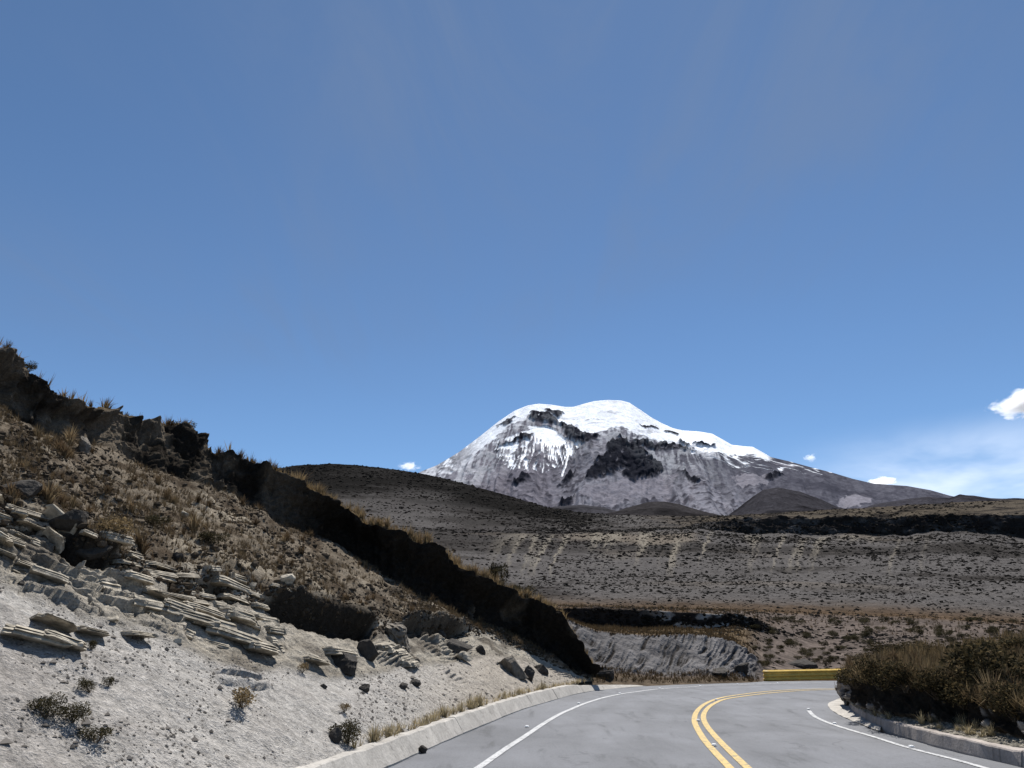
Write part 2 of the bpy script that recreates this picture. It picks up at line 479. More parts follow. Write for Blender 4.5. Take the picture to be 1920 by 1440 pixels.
LBK = LB[:np.argmin(np.linalg.norm(LB - plan([(1240, 1284.5)])[0], axis=1))]
kerb('left_kerb', LBK, bev, 3.0, M_KERBL, 1, 5, taper=7.0)
kb = plan([(1901, 1435.5), (1806, 1412.5), (1711, 1388), (1652, 1369), (1617, 1351), (1597, 1337), (1592, 1326), (1604, 1319), (1630, 1314)])
kb = np.vstack([kb[0] + d1 * np.array([[24], [14], [6]]), kb, kb[-1] + np.array([[5, -.4]])])
KB = smooth_poly(kb, 300)
kerb('right_kerb', KB, [(0.0, -0.25), (0.0, 0.02), (0.03, 0.20), (0.045, 0.222), (0.07, 0.23), (0.20, 0.232), (0.22, 0.215), (0.225, -0.25)], 2.6, M_KERBR, -1, 6)
# concrete apron between road edge and kerb at the bend
i0 = np.argmin(np.linalg.norm(RE - plan([(1652, 1373)])[0], axis=1)); i1 = np.argmin(np.linalg.norm(RE - apron[-1], axis=1))
j0 = np.argmin(np.linalg.norm(KB - plan([(1652, 1369)])[0], axis=1)); j1 = len(KB) - 8
A = RE[i0:i1:2]; s = np.linspace(j0, j1, len(A)).astype(int); B = KB[s] + (KB[s] - A) * .02
ws = np.linspace(0, 1, 8)[:, None, None]
G = A[None] * (1 - ws) + B[None] * ws
Z = 0.012 + 0.05 * np.linspace(0, 1, 8)[:, None] + 0.012 * vnoise(G[..., 0] * .5, G[..., 1] * .5, G[..., 0] * 0, 3) + 0.01 * vnoise(G[..., 0] * 4, G[..., 1] * 4, G[..., 0] * 0, 8)
ap = obj('concrete_apron', mesh_np('concrete_apron', np.dstack([G, Z]), grid_faces(8, len(A))[:, ::-1], M_KERBL), kind='structure')

# ------------------------------------------------------------------ left bank (road cut)
L4 = [(-500, 430), (-300, 525), (0, 664), (50, 697), (110, 744), (150, 770), (220, 780), (250, 797), (340, 808), (400, 852), (450, 868), (520, 895), (560, 914), (620, 950), (680, 984), (750, 1012), (820, 1043), (880, 1085), (950, 1118), (1000, 1138), (1040, 1157), (1060, 1180), (1080, 1216), (1098, 1248), (1113, 1271)]
L3 = [(-500, 560), (-300, 650), (0, 772), (83, 800), (143, 828), (190, 838), (247, 856), (287, 874), (333, 893), (400, 912), (450, 940), (533, 978), (633, 1024), (687, 1055), (780, 1106), (867, 1148), (917, 1175), (983, 1208), (1033, 1236), (1080, 1259), (1113, 1273)]
L2 = [(-500, 730), (-300, 810), (0, 945), (90, 975), (150, 1030), (240, 1048), (330, 1070), (430, 1080), (500, 1108), (600, 1148), (680, 1168), (740, 1164), (800, 1160), (870, 1172), (917, 1186), (983, 1216), (1033, 1242), (1080, 1263), (1113, 1275)]
L1 = [(-500, 830), (-300, 930), (0, 1062), (100, 1100), (170, 1130), (290, 1158), (380, 1203), (480, 1236), (540, 1236), (620, 1258), (700, 1254), (760, 1236), (850, 1232), (917, 1216), (983, 1230), (1033, 1252), (1080, 1270), (1113, 1278)]
def fline(pts, a):
    A_, E_ = AE([p[0] for p in pts], [p[1] for p in pts])
    return np.interp(a, A_, E_)
NC = 880
acols = np.linspace(AE(-330, 1000)[0], AE(1111, 1272)[0], NC)
KT = LB                                         # kerb base line in plan
Ys = np.concatenate([np.linspace(2.0, 40, 500), np.linspace(40.3, 140, 160)])
seg_a = KT[:-1]; seg_d = KT[1:] - KT[:-1]
def perp(ptx, pty):
    """signed distance to the kerb base line, + = bank side"""
    best = np.full(ptx.shape, 1e9); sg = np.zeros(ptx.shape)
    st = 6
    A0 = KT[::st][:-1]; D0 = KT[::st][1:] - KT[::st][:-1]
    for k in range(len(A0)):
        rx = ptx - A0[k, 0]; ry = pty - A0[k, 1]
        t = np.clip((rx * D0[k, 0] + ry * D0[k, 1]) / (D0[k] @ D0[k]), 0, 1)
        ex = rx - t * D0[k, 0]; ey = ry - t * D0[k, 1]
        dd = np.hypot(ex, ey); u = dd < best
        best = np.where(u, dd, best); sg = np.where(u, np.sign(D0[k, 0] * ry - D0[k, 1] * rx), sg)
    return best * sg
DD = perp(acols[:, None] * Ys[None], np.broadcast_to(Ys[None], (NC, len(Ys))))
feat = [fline(l, acols) for l in (L1, L2, L3, L4)]
feat[2] = feat[2] + 0.011 * fbm(acols * 14, acols * 0, acols * 0, 3, 61) * sstep(-acols, -0.10, 0.05)
lw = 1 - sstep(acols, AE(430, 950)[0], AE(620, 1030)[0])            # upper-left stretch, gentler and painted paler to look sunlit
vn = sstep(fbm(acols * 16, acols * 0, acols * 0, 3, 62), -0.25, 0.35)
sl4 = np.radians(82 - lw * (8 + 22 * vn))
slopes = [math.radians(s) for s in (31, 40, 31, 82)]
FY = np.zeros((NC, 5)); FZ = np.zeros((NC, 5))
for c in range(NC):
    d = np.maximum.accumulate(DD[c])
    k = np.argmax(d > 0.34)
    y0 = Ys[k] if k == 0 else Ys[k - 1] + (Ys[k] - Ys[k - 1]) * (0.34 - d[k - 1]) / max(d[k] - d[k - 1], 1e-6)
    FY[c, 0] = y0; FZ[c, 0] = 0.26
    dp = 0.34; zp = 0.26; yp = y0
    for q in range(4):
        e = feat[q][c]
        g = (zp + np.tan(slopes[q] if q < 3 else sl4[c]) * (d - dp)) - (CH + e * Ys)
        ok = (Ys > yp + 0.02) & (g >= 0)
        if ok.any():
            i = np.argmax(ok)
            if i > 0 and g[i - 1] < 0 and Ys[i - 1] > yp: Yf = Ys[i - 1] + (Ys[i] - Ys[i - 1]) * (-g[i - 1]) / (g[i] - g[i - 1])
            else: Yf = Ys[i]
        else: Yf = yp + 0.3
        Yf = min(Yf, yp + (14 if q < 3 else 3.0))
        FY[c, q + 1] = Yf; FZ[c, q + 1] = CH + e * Yf
        dp = np.interp(Yf, Ys, d); zp = FZ[c, q + 1]; yp = Yf
ker = np.hanning(41); ker /= ker.sum()
for q in range(0, 5):                                    # even out depths along the bank, keep sight-line heights
    s = np.convolve(np.pad(FY[:, q], 20, mode='edge'), ker, 'valid')
    if q == 0: FY[:, 0] = s; continue
    FY[:, q] = np.maximum(s, FY[:, q - 1] + 0.05); FZ[:, q] = CH + feat[q - 1] * FY[:, q]
print('bank Y', FY[::110].round(1).tolist()); print('bank Z', FZ[::110].round(1).tolist())
nseg = [150, 90, 90, 80]
rowsY, rowsZ, T, S = [], [], [], []
for q in range(4):
    t = np.linspace(0, 1, nseg[q], endpoint=False)
    for tt in t:
        rowsY.append(FY[:, q] * (1 - tt) + FY[:, q + 1] * tt); rowsZ.append(FZ[:, q] * (1 - tt) + FZ[:, q + 1] * tt)
        S.append(q); T.append(tt)
back = np.r_[np.linspace(0, 1, 26) ** 1.6]
for b_ in back:
    rowsY.append(FY[:, 4] + 24 * b_ * np.ones(NC)); rowsZ.append(FZ[:, 4] + 0.25 * np.sin(np.minimum(b_ * 8, 1.57)) - 5.0 * b_ ** 1.5 * np.ones(NC) * np.clip(FZ[:, 4] / 4, .2, 1)); S.append(4); T.append(b_)
BY = np.array(rowsY); BZ = np.array(rowsZ); S = np.array(S)[:, None] + np.zeros((1, NC)); T = np.array(T)[:, None] + np.zeros((1, NC))
BP = np.dstack([acols[None] * BY, BY, BZ])
NB = grid_normals(BP)
if NB[200, 400, 2] < 0: NB = -NB
bx, by, bz = BP[..., 0], BP[..., 1], BP[..., 2]
U = S + T
low = fbm(bx * .35, by * .35, bz * .35, 3, 11)
mid = fbm(bx * 1.3, by * 1.3, bz * 1.3, 4, 21)
fin = fbm(bx * 5, by * 5, bz * 5, 4, 31)
rid = fbm(bx * 1.1, by * 1.1, bz * 1.1, 4, 41, ridged=True)
# strata: bedding coordinate runs across the ledge band
Uw = U + 0.10 * low + 0.05 * mid
wl = sstep(Uw, 0.80, 1.0) * (1 - sstep(Uw, 1.92, 2.10))
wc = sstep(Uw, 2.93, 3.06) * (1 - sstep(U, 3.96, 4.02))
ws_ = sstep(Uw, 1.92, 2.1) * (1 - sstep(Uw, 2.93, 3.06))
wt = 1 - sstep(Uw, 0.80, 1.0)
nearness = 1 - sstep(acols[None] + 0 * U, AE(840, 1200)[0], AE(930, 1200)[0])
patch = sstep(fbm(bx * .55, by * .55, bz * .9, 3, 71) + 0.25, -0.15, 0.45)
bed = (U - 0.9) * 13.0 + 0.9 * low + 0.35 * mid + bx * 0.05
saw = bed - np.floor(bed)
stepz = np.where(saw < 0.72, sstep(saw, 0.0, 0.10) * (1 - 0.35 * saw), 0.75 * (1 - sstep(saw, 0.72, 0.80)))
lay = vnoise(np.floor(bed) * 3.1 + bx * 1.1, by * 1.1, np.floor(bed) * 1.7, 5)
joint = np.abs(vnoise(bx * 2.3 + 5 * np.floor(bed), by * 2.3, bz * 0.2, 6))
disp = wl * nearness * patch * (0.20 * stepz * (0.55 + 0.75 * lay) + 0.10 * rid - 0.10 * (joint < 0.10) - 0.05)
disp += wl * (0.07 * fin)
disp += wt * (0.06 * mid + 0.022 * fin + 0.10 * low)
# a few half-buried strata edges in the talus
ts = sstep(fbm(bx * .8, by * .8, bz * 1.6, 3, 91), 0.25, 0.5) * wt * sstep(U, 0.35, 0.7)
disp += ts * 0.14 * (stepz - 0.3)
disp += ws_ * (0.16 * mid + 0.09 * rid + 0.06 * fin + 0.12 * low)
apx = np.interp(acols, AE(np.arange(-400, 1120, 10), np.full(152, 1130.0))[0], np.arange(-400, 1120, 10))[None] + 14 * low + 0 * U
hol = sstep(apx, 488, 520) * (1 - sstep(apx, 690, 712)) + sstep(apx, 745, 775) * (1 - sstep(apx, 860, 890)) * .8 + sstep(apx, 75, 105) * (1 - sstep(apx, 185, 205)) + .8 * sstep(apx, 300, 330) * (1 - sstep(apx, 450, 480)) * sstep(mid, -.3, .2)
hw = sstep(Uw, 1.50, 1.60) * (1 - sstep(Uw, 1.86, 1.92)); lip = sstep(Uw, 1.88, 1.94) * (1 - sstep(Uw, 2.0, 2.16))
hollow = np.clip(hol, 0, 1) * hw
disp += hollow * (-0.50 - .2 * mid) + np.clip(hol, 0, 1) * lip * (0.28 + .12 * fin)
over = sstep(U, 3.5, 3.95)
flute = fbm(acols[None] * 60 + 0 * bz, bz * .6, by * 0, 3, 55)
disp += wc * (0.24 * rid + 0.20 * flute + 0.20 * fin + 0.16 * mid + (0.38 * over - 0.30 * (1 - over)) * (1 - .55 * lw[None]) + 0.30 * low * (1 - .6 * lw[None]))
top = sstep(U, 3.97, 4.02)
BP2 = BP + NB * disp[..., None]
BP2[..., 2] += top * (0.10 * mid + 0.06 * fin) + sstep(U, 3.6, 4.0) * 0.10 * rid
BP2[..., 0] += sstep(U, 3.6, 4.0) * (0.22 * rid + 0.15 * low) * 0.2
# albedo
c_talus = np.array([0.385, 0.363, 0.335]); c_talus2 = np.array([0.255, 0.232, 0.212]); c_led = np.array([0.350, 0.315, 0.262])
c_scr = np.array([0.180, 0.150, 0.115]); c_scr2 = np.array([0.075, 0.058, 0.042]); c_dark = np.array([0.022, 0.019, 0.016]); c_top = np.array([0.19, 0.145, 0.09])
def mixv(a, b, t): return a + (b - a) * t[..., None]
k1 = np.clip(.65 + 1.1 * fbm(bx * .5, by * .5, bz * .5, 4, 101), 0, 1) * (1 - sstep(acols[None] + 0 * U, -0.72, -0.35)) * (1 - sstep(U, .55, .85))
tal = mixv(np.broadcast_to(c_talus, BP.shape), c_talus2, np.clip(k1 + 0.35 * sstep(mid, .1, .7), 0, 1))
far_t = sstep(acols[None] + 0 * U, AE(700, 1200)[0], AE(950, 1200)[0])
tal = mixv(tal, np.array([0.34, 0.30, 0.25]), far_t * .8)
led = mixv(np.broadcast_to(c_led, BP.shape), np.array([0.16, 0.14, 0.115]), sstep(fbm(bx * .9, by * .9, bz * 2.5, 4, 111), 0.0, 0.5))
scr = mixv(np.broadcast_to(c_scr, BP.shape), c_scr2, sstep(fbm(bx * 1.6, by * 1.6, bz * 1.6, 4, 121), -0.2, 0.4))
pale = sstep(fbm(bx * .9, by * .9, bz * .9, 3, 131), 0.15, 0.5)
scr = mixv(scr, np.array([0.29, 0.25, 0.195]), pale * .8)
cl = mixv(np.broadcast_to(c_dark, BP.shape), np.array([0.135, 0.112, 0.086]), np.clip(sstep(fbm(bx * 1.2, by * 1.2, bz * 1.2, 3, 141), 0.2, 0.6) * .7 + lw[None] * sstep(fbm(bx * .9, by * .9, bz * .9, 4, 142), -.35, .25), 0, 1))  # dark cliff soil taken near black: the band's shade put into its colour
col = tal * wt[..., None]
hol_shade = np.clip(hol, 0, 1) * sstep(Uw + .03 * fin, 1.48, 1.56) * (1 - sstep(Uw + .04 * fin, 1.96, 2.02)); col = mixv(col, led, wl); col = mixv(col, scr, ws_ + (1 - wt - wl - ws_ - wc).clip(0, 1) * 0); col = mixv(col, cl, wc); col = mixv(col, np.broadcast_to(c_top, BP.shape), top); col = mixv(col, np.array([0.030, 0.026, 0.022]), hol_shade * .96)  # hollows under the ledges blackened to read as shadow, painted into the colour
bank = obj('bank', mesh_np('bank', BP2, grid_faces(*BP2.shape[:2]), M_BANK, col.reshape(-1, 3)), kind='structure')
BPX, BPY = project(BP2)
_lim = int(np.sum(nseg)) + 4
def bank_at(px, py):
    d = (BPX[:_lim] - px) ** 2 + (BPY[:_lim] - py) ** 2
    i = np.unravel_index(np.argmin(d + BP2[:_lim, :, 1] * 0.4), d.shape)
    return Vector(BP2[i]), Vector(NB[i])

# ------------------------------------------------------------------ valley floor, terraces, hill and plateau
NV = 860
_vp = np.r_[np.linspace(380, 990, 190), np.linspace(993, 1440, 380)[:-1], np.linspace(1440, 1925, 240)[:-1], np.linspace(1925, 2500, 52)[:-1], np.linspace(2500, 3600, 40)]
NV = len(_vp); va = AE(_vp, np.full(NV, 1100.0))[0]
def vf(pts, ys):
    e = fline(pts, va)
    A_, _ = AE([p[0] for p in ys], [1000] * len(ys))
    y = np.interp(va, A_, [p[1] for p in ys])
    return y, CH + e * y
vfe = []
vfe.append(vf([(300, 1330), (1060, 1288), (1120, 1288), (1300, 1286), (1420, 1284), (1590, 1290), (2500, 1330)], [(300, 30), (1060, 31.5), (1120, 31.2), (1300, 33.6), (1420, 35.2), (1500, 37), (2500, 38)]))
vfe.append(vf([(300, 1300), (1060, 1266), (1150, 1262), (1300, 1266), (1400, 1272), (1430, 1274), (1590, 1277), (2500, 1320)], [(300, 32), (1060, 33.0), (1300, 35.2), (1420, 36.8), (1500, 39), (2500, 41)]))
vfe.append(vf([(300, 1200), (1030, 1158), (1070, 1162), (1120, 1183), (1200, 1190), (1300, 1192), (1370, 1203), (1405, 1222), (1430, 1252), (1500, 1255), (1700, 1252), (2500, 1280)], [(300, 36), (1060, 36.4), (1300, 39.2), (1405, 40.0), (1500, 47), (2500, 52)]))
vfe.append(vf([(300, 1190), (1050, 1178), (1200, 1180), (1300, 1181), (1380, 1175), (1450, 1190), (1550, 1200), (1700, 1205), (2500, 1230)], [(300, 58), (1060, 60), (1400, 62), (1500, 75), (2500, 80)]))
vfe.append(vf([(300, 1130), (1000, 1139), (1050, 1141), (1200, 1146), (1300, 1152), (1380, 1157), (1450, 1178), (1500, 1188), (1700, 1192), (2500, 1215)], [(300, 60), (1060, 60.6), (1400, 62.8), (1500, 84), (2500, 90)]))
vfe.append(vf([(300, 1125), (1030, 1136), (1200, 1140), (1500, 1147), (1700, 1153), (1920, 1168), (2500, 1200)], [(300, 130), (2500, 150)]))
vfe.append(vf([(300, 1085), (700, 1085), (1000, 1082), (1300, 1080), (1920, 1085), (2500, 1095)], [(300, 300), (2500, 300)]))
vfe.append(vf([(300, 985), (600, 985), (900, 1000), (1100, 1000), (1300, 992), (1400, 1004), (1500, 1006), (1600, 1003), (1700, 1005), (1800, 999), (1920, 1009), (2500, 1015)], [(300, 620), (2500, 600)]))
_y7, _z7 = vfe[-1]; vfe[-1] = (_y7, _z7 + 2.2 * fbm(va * 22, va * 0, va * 0, 4, 701) * sstep(va, AE(1300, 1000)[0], AE(1400, 1000)[0]))
vfe.append(vf([(300, 980), (600, 980), (900, 996), (1100, 996), (1270, 988), (1340, 978), (1400, 970), (1500, 968), (1600, 973), (1700, 970), (1800, 967), (1920, 965), (2500, 960)], [(300, 632), (1100, 632), (1400, 624), (2500, 604)]))
vfe.append(vf([(300, 930), (440, 890), (510, 878), (560, 871), (620, 868), (680, 872), (750, 880), (830, 895), (900, 914), (960, 931), (1020, 949), (1080, 960), (1150, 965), (1300, 968), (1400, 965), (1600, 953), (1800, 941), (1920, 936), (2500, 920)], [(300, 1500), (800, 1400), (1100, 1000), (1400, 850), (2500, 800)]))
_y8, _z8 = vfe[8]; vfe[8] = (_y8, _z8 - 4.0 * np.abs(fbm(va * 18, va * 0, va * 0, 4, 702)) * sstep(va, AE(1300, 1000)[0], AE(1400, 1000)[0]))
y9, z9 = vfe[-1]
vfe.append((y9 * 1.06, z9 - 1.0 - 0.004 * y9)); vfe.append((y9 * 1.5, z9 - 0.05 * y9))
cnt = [16, 60, 30, 30, 36, 60, 96, 40, 70, 8, 8]
VY, VZ, VS, VT = [], [], [], []
for q in range(len(vfe) - 1):
    for tt in np.linspace(0, 1, cnt[q], endpoint=False):
        u = tt
        VY.append(vfe[q][0] * (1 - u) + vfe[q + 1][0] * u); VZ.append(vfe[q][1] * (1 - u) + vfe[q + 1][1] * u); VS.append(q); VT.append(tt)
VY.append(vfe[-1][0]); VZ.append(vfe[-1][1]); VS.append(len(vfe) - 2); VT.append(1.0)
VY = np.array(VY); VZ = np.array(VZ); VU = (np.array(VS) + np.array(VT))[:, None] + np.zeros((1, NV))
VP = np.dstack([va[None] * VY, VY, VZ])
# round off the profile bends except at the cut faces
for _ in range(3):
    sm = VP.copy(); sm[1:-1] = .25 * VP[:-2] + .5 * VP[1:-1] + .25 * VP[2:]
    wgt = sstep(VU, 5.0, 5.6)[..., None] * (1 - sstep(VU, 6.8, 6.95) * (1 - sstep(VU, 8.05, 8.2)))[..., None]
    VP = VP * (1 - wgt) + sm * wgt
VN = grid_normals(VP); VN = np.where(VN[..., 2:3] < 0, -VN, VN)
x_, y_, z_ = VP[..., 0], VP[..., 1], VP[..., 2]
gv_px = 960 + F * va[None] * 0.98 + 0 * VU
vpx, vpy = project(VP)
sc = np.maximum(y_, 25) / 25.0                             # hummocks grow with the size of the landform
lv = fbm(x_ / 14, y_ / 14, z_ / 14, 4, 201); sv = fbm(x_ / 2.2, y_ / 2.2, z_ / 2.2, 4, 211)
bigv = fbm(x_ / 120, y_ / 120, z_ / 60, 4, 221)
wall = sstep(VU, 0.9, 1.1) * (1 - sstep(VU, 1.95, 2.05)) * (1 - sstep(vpx, 1405, 1440))
# tool marks scoured down the far cut face, slanting
tool = fbm((va[None] * 70 - VU * 2.2) * 2.4 + 0 * x_ + 1.1 * sv, VU * 3.0, x_ * 0, 4, 231, ridged=True)
dv = wall * (0.13 * tool * (.5 + sstep(lv, -.4, .4)) + 0.20 * sv) + (1 - wall) * sstep(VU, 1.9, 2.1) * 0.10 * sv * np.minimum(sc, 3)
dv += (1 - wall) * (1 - sstep(VU, 0.9, 1.1)) * 0.12 * sv
dv += sstep(VU, 4.6, 5.6) * (0.6 * lv + 0.3 * sv)
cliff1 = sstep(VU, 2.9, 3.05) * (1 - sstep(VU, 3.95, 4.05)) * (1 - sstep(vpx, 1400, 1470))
dv += cliff1 * (0.35 * sv + 0.25 * (2 * (VU - 3).clip(0, 1) - 1))
far = sstep(VU, 6.0, 7.0)
dv += far * (3.0 * bigv * (1 - sstep(VU, 8.5, 9.0)) + 0.9 * lv)
rimm = sstep(VU, 6.95, 7.05) * (1 - sstep(VU, 7.95, 8.05)) * sstep(vpx, 1290, 1400)
dv += rimm * (2.5 * fbm(x_ / 7, y_ / 7, z_ / 7, 4, 241, ridged=True) + 2.5 * (VU - 7).clip(0, 1))
VP2 = VP + VN * dv[..., None]
# albedo
g_grey = np.array([0.088, 0.082, 0.079]); g_dark = np.array([0.030, 0.027, 0.025]); g_tan = np.array([0.135, 0.115, 0.094]); g_brown = np.array([0.075, 0.050, 0.030])
g_wall = np.array([0.125, 0.119, 0.118]); g_pink = np.array([0.115, 0.094, 0.082]); g_blk = np.array([0.016, 0.014, 0.013])
B3 = np.broadcast_to
cv = mixv(B3(g_pink, VP.shape), g_dark, 0.5 * sstep(sv, 0.0, 0.5))
zone_far = sstep(VU, 4.9, 5.15)
grey = mixv(B3(g_grey, VP.shape), g_dark, 0.85 * sstep(fbm(x_ / 45, y_ / 30, z_ / 30, 5, 251, 0.6), -0.05, 0.35))
tanm = sstep(fbm(x_ / 90 + 3, y_ / 140, z_ / 60, 4, 261), 0.05, 0.45) * sstep(VU, 5.3, 6.0) * (1 - sstep(VU, 6.9, 7.1))
grey = mixv(grey, np.array([0.036, 0.033, 0.031]), .75 * sstep(fbm(x_ / 170, y_ / 110, z_ / 60, 4, 255), .05, .4))
grey = mixv(grey, g_tan, tanm * .95)
# pale gully streaks on the slope below the rim
gul = fbm((va[None] * 52 - VU * 1.5) * 1.0 + .25 * lv + 0 * x_, VU * 0.5, x_ * 0, 3, 271, ridged=True)
gm = sstep(gul, 0.30, 0.7) * sstep(VU, 5.9, 6.3) * (1 - sstep(VU, 6.85, 7.0)) * sstep(vpx, 900, 1000) * (1 - sstep(vpx, 1500, 1900))
grey = mixv(grey, np.array([0.20, 0.178, 0.145]), gm * .75)
cv = mixv(cv, grey, zone_far)
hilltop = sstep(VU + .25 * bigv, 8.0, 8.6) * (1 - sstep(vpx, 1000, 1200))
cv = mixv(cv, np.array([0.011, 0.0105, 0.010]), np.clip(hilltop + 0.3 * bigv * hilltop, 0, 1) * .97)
plat = sstep(VU, 7.9, 8.0) * sstep(vpx, 1150, 1350)
cv = mixv(cv, mixv(B3(np.array([0.085, 0.07, 0.052]), VP.shape), g_blk, sstep(lv, -0.1, 0.4)), plat * .85)
cv = mixv(cv, B3(g_blk, VP.shape), np.clip(rimm * sstep(fbm(x_ / 10, y_ / 10, z_ / 4, 3, 291), -.6, .1) + cliff1, 0, 1) * .9)  # rim and terrace cliff faces painted near black for their shade
strip = np.exp(-((VU - 4.95) / 0.16) ** 2) + np.exp(-((VU - 4.15) / 0.13) ** 2) * (1 - sstep(vpx, 1300, 1500))
cv = mixv(cv, B3(g_brown, VP.shape), np.clip(strip, 0, 1) * .9)
terr = sstep(VU, 1.96, 2.06) * (1 - sstep(VU, 2.85, 3.0)) * (1 - sstep(vpx, 1380, 1440))
cv = mixv(cv, B3(np.array([0.11, 0.08, 0.047]), VP.shape), terr * .85)
cv = mixv(cv, mixv(B3(g_wall, VP.shape), np.array([0.03, 0.027, 0.025]), sstep(-tool, -0.15, 0.35)), wall)  # tool-mark grooves painted darker, their shading put into the colour
chalk = cliff1 * sstep(vpx, 1180, 1290) * sstep(fbm(x_ / 1.5, y_ / 1.5, z_ * 3, 3, 281), 0.05, 0.3)
cv = mixv(cv, B3(np.array([0.32, 0.30, 0.28]), VP.shape), chalk)
lowt = (1 - sstep(VU, 0.7, 1.1))
cv = mixv(cv, B3(np.array([0.09, 0.07, 0.05]), VP.shape), lowt * .9)
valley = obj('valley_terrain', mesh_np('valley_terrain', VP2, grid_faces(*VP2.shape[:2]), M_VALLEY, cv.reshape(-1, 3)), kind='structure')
VPX, VPY = project(VP2)

# ------------------------------------------------------------------ snow-capped mountain
sky_m = [(640, 960), (700, 930), (760, 898), (790, 884), (820, 872), (860, 848), (900, 818), (935, 790), (965, 770), (990, 760), (1010, 757), (1035, 759), (1060, 763), (1075, 763), (1095, 757), (1115, 752), (1140, 750), (1165, 751), (1180, 755), (1200, 768), (1220, 782), (1240, 793), (1262, 803), (1280, 807), (1310, 809), (1335, 813), (1355, 824), (1372, 834), (1390, 836), (1412, 838), (1430, 848), (1445, 857), (1480, 865), (1520, 876), (1560, 886), (1600, 898), (1640, 907), (1700, 911), (1745, 919), (1780, 929), (1830, 940), (1900, 950), (2050, 965), (2200, 980)]
NM, RM = 820, 330
ma = np.linspace(AE(640, 900)[0], AE(2200, 950)[0], NM)
es = fline(sky_m, ma)
eb = fline([(640, 1010), (2200, 1010)], ma)
t = np.linspace(0, 1, RM)[:, None]
MY = 4600 + 3400 * t + 0 * ma[None]
ME = eb[None] + (es - eb)[None] * t ** 0.92
MP = np.dstack([ma[None] * MY, MY, CH + ME * MY])
mpx, mpy = project(MP)
rel = np.clip((mpy - np.interp(mpx, [p[0] for p in sky_m], [p[1] for p in sky_m])), 0, 400)   # rows below the skyline
fade = sstep(rel, 0, 26)
# gullies run down the fall line; broad buttresses, then finer ribs
wx = mpx + 10 * fbm(mpx / 60, mpy / 60, mpx * 0, 3, 301)
wy = mpy + 8 * fbm(mpx / 50, mpy / 50, mpx * 0, 3, 302)
cx = 1110.0
fan = cx + (wx - cx) * (1 - 0.0011 * (wy - 760))
butt = fbm(fan / 75, wy / 260, wx * 0, 3, 311, ridged=True)
rib = fbm(fan / 20, wy / 110, wx * 0, 4, 321, ridged=True)
rough = fbm(wx / 7, wy / 5, wx * 0, 4, 331)
band = fbm(wx / 90 - wy / 60, wy / 7.5, wx * 0, 4, 341, ridged=True)
strk0 = fbm(fan / 6, wy / 30, wx * 0, 3, 391, ridged=True)
def P3(lst): return [(780 + x / 3, 720 + y / 3) for x, y in lst]
crags = [P3(c) for c in [
    [(1170, 330), (1280, 350), (1330, 410), (1390, 440), (1395, 500), (1310, 540), (1210, 572), (1150, 550), (1185, 500), (1060, 560), (945, 615), (960, 570), (1040, 470), (1080, 430), (1090, 380)],
    [(630, 165), (740, 165), (800, 212), (790, 235), (730, 250), (650, 212)],
    [(790, 225), (900, 245), (960, 285), (1060, 330), (1010, 360), (960, 372), (900, 335), (820, 275)],
    [(730, 145), (800, 150), (850, 175), (800, 190), (745, 170)],
    [(808, 585), (830, 540), (885, 508), (905, 528), (860, 570)],
    [(578, 590), (612, 528), (655, 560), (605, 600)],
    [(1465, 520), (1520, 540), (1600, 588), (1615, 606), (1560, 592)],
    [(815, 672), (850, 640), (892, 650), (882, 690), (838, 692)],
    [(1230, 308), (1400, 338), (1540, 378), (1500, 392), (1350, 372), (1260, 350)],
    [(1500, 325), (1560, 345), (1545, 360), (1490, 345)],
    [(450, 250), (540, 205), (600, 190), (560, 215), (500, 245)],
    [(480, 350), (560, 325), (660, 300), (650, 325), (560, 345)],
    [(1920, 520), (2020, 505), (2070, 520), (1980, 550)],
    [(1240, 232), (1340, 236), (1370, 250), (1290, 250)],
    [(1390, 260), (1480, 282), (1470, 290), (1400, 275)],
    [(1560, 330), (1640, 350), (1700, 372), (1690, 378), (1600, 350)]]]
jx = wx + 5 * rough + 5 * band; jy = wy + 4 * rib * .5 + 4 * rough
crag = np.zeros(mpx.shape)
for c in crags: crag = np.maximum(crag, inpoly(jx, jy, c))
for _ in range(2):
    cc = crag.copy(); cc[1:-1, 1:-1] = (crag[1:-1, 1:-1] * 2 + crag[:-2, 1:-1] + crag[2:, 1:-1] + crag[1:-1, :-2] + crag[1:-1, 2:]) / 6; crag = cc
crag = crag * sstep(.7 * rough + .5 * strk0 + .45 * band, -.55, -.05)
dm = fade * (70 * butt + 34 * rib + 12 * rough) * (0.35 + 0.65 * sstep(rel, 10, 90)) + crag * fade * (16 + 22 * rough + 16 * strk0)
snowline = [(600, 910), (787, 884), (847, 889), (873, 871), (903, 844), (930, 818), (945, 803), (967, 789), (1000, 779), (1040, 792), (1057, 796), (1073, 806), (1100, 818), (1130, 810), (1153, 803), (1173, 802), (1193, 811), (1223, 822), (1247, 829), (1280, 836), (1313, 846), (1347, 850), (1380, 852), (1413, 855), (1445, 860), (1500, 862), (1600, 880), (2200, 900)]
sl = np.interp(mpx, [p[0] for p in snowline], [p[1] for p in snowline])
sn = sl - mpy + 6.0 * rib + 6 * rough + 5 * band
snow = sstep(sn, -1.5, 2.5)
snow *= 1 - sstep(mpx, 1436, 1452)
# thin wind-scoured ridge
snow *= 1 - 0.9 * sstep(-mpx, -930, -800) * sstep(rough + .5 * band + .01 * (860 - mpx), -0.1, 0.35) * sstep(-(mpx), -850, -800)
patchp = P3([(640, 245), (760, 262), (860, 325), (850, 365), (740, 352), (675, 322)])
snow = np.maximum(snow, inpoly(jx, jy, patchp) * 1.0)
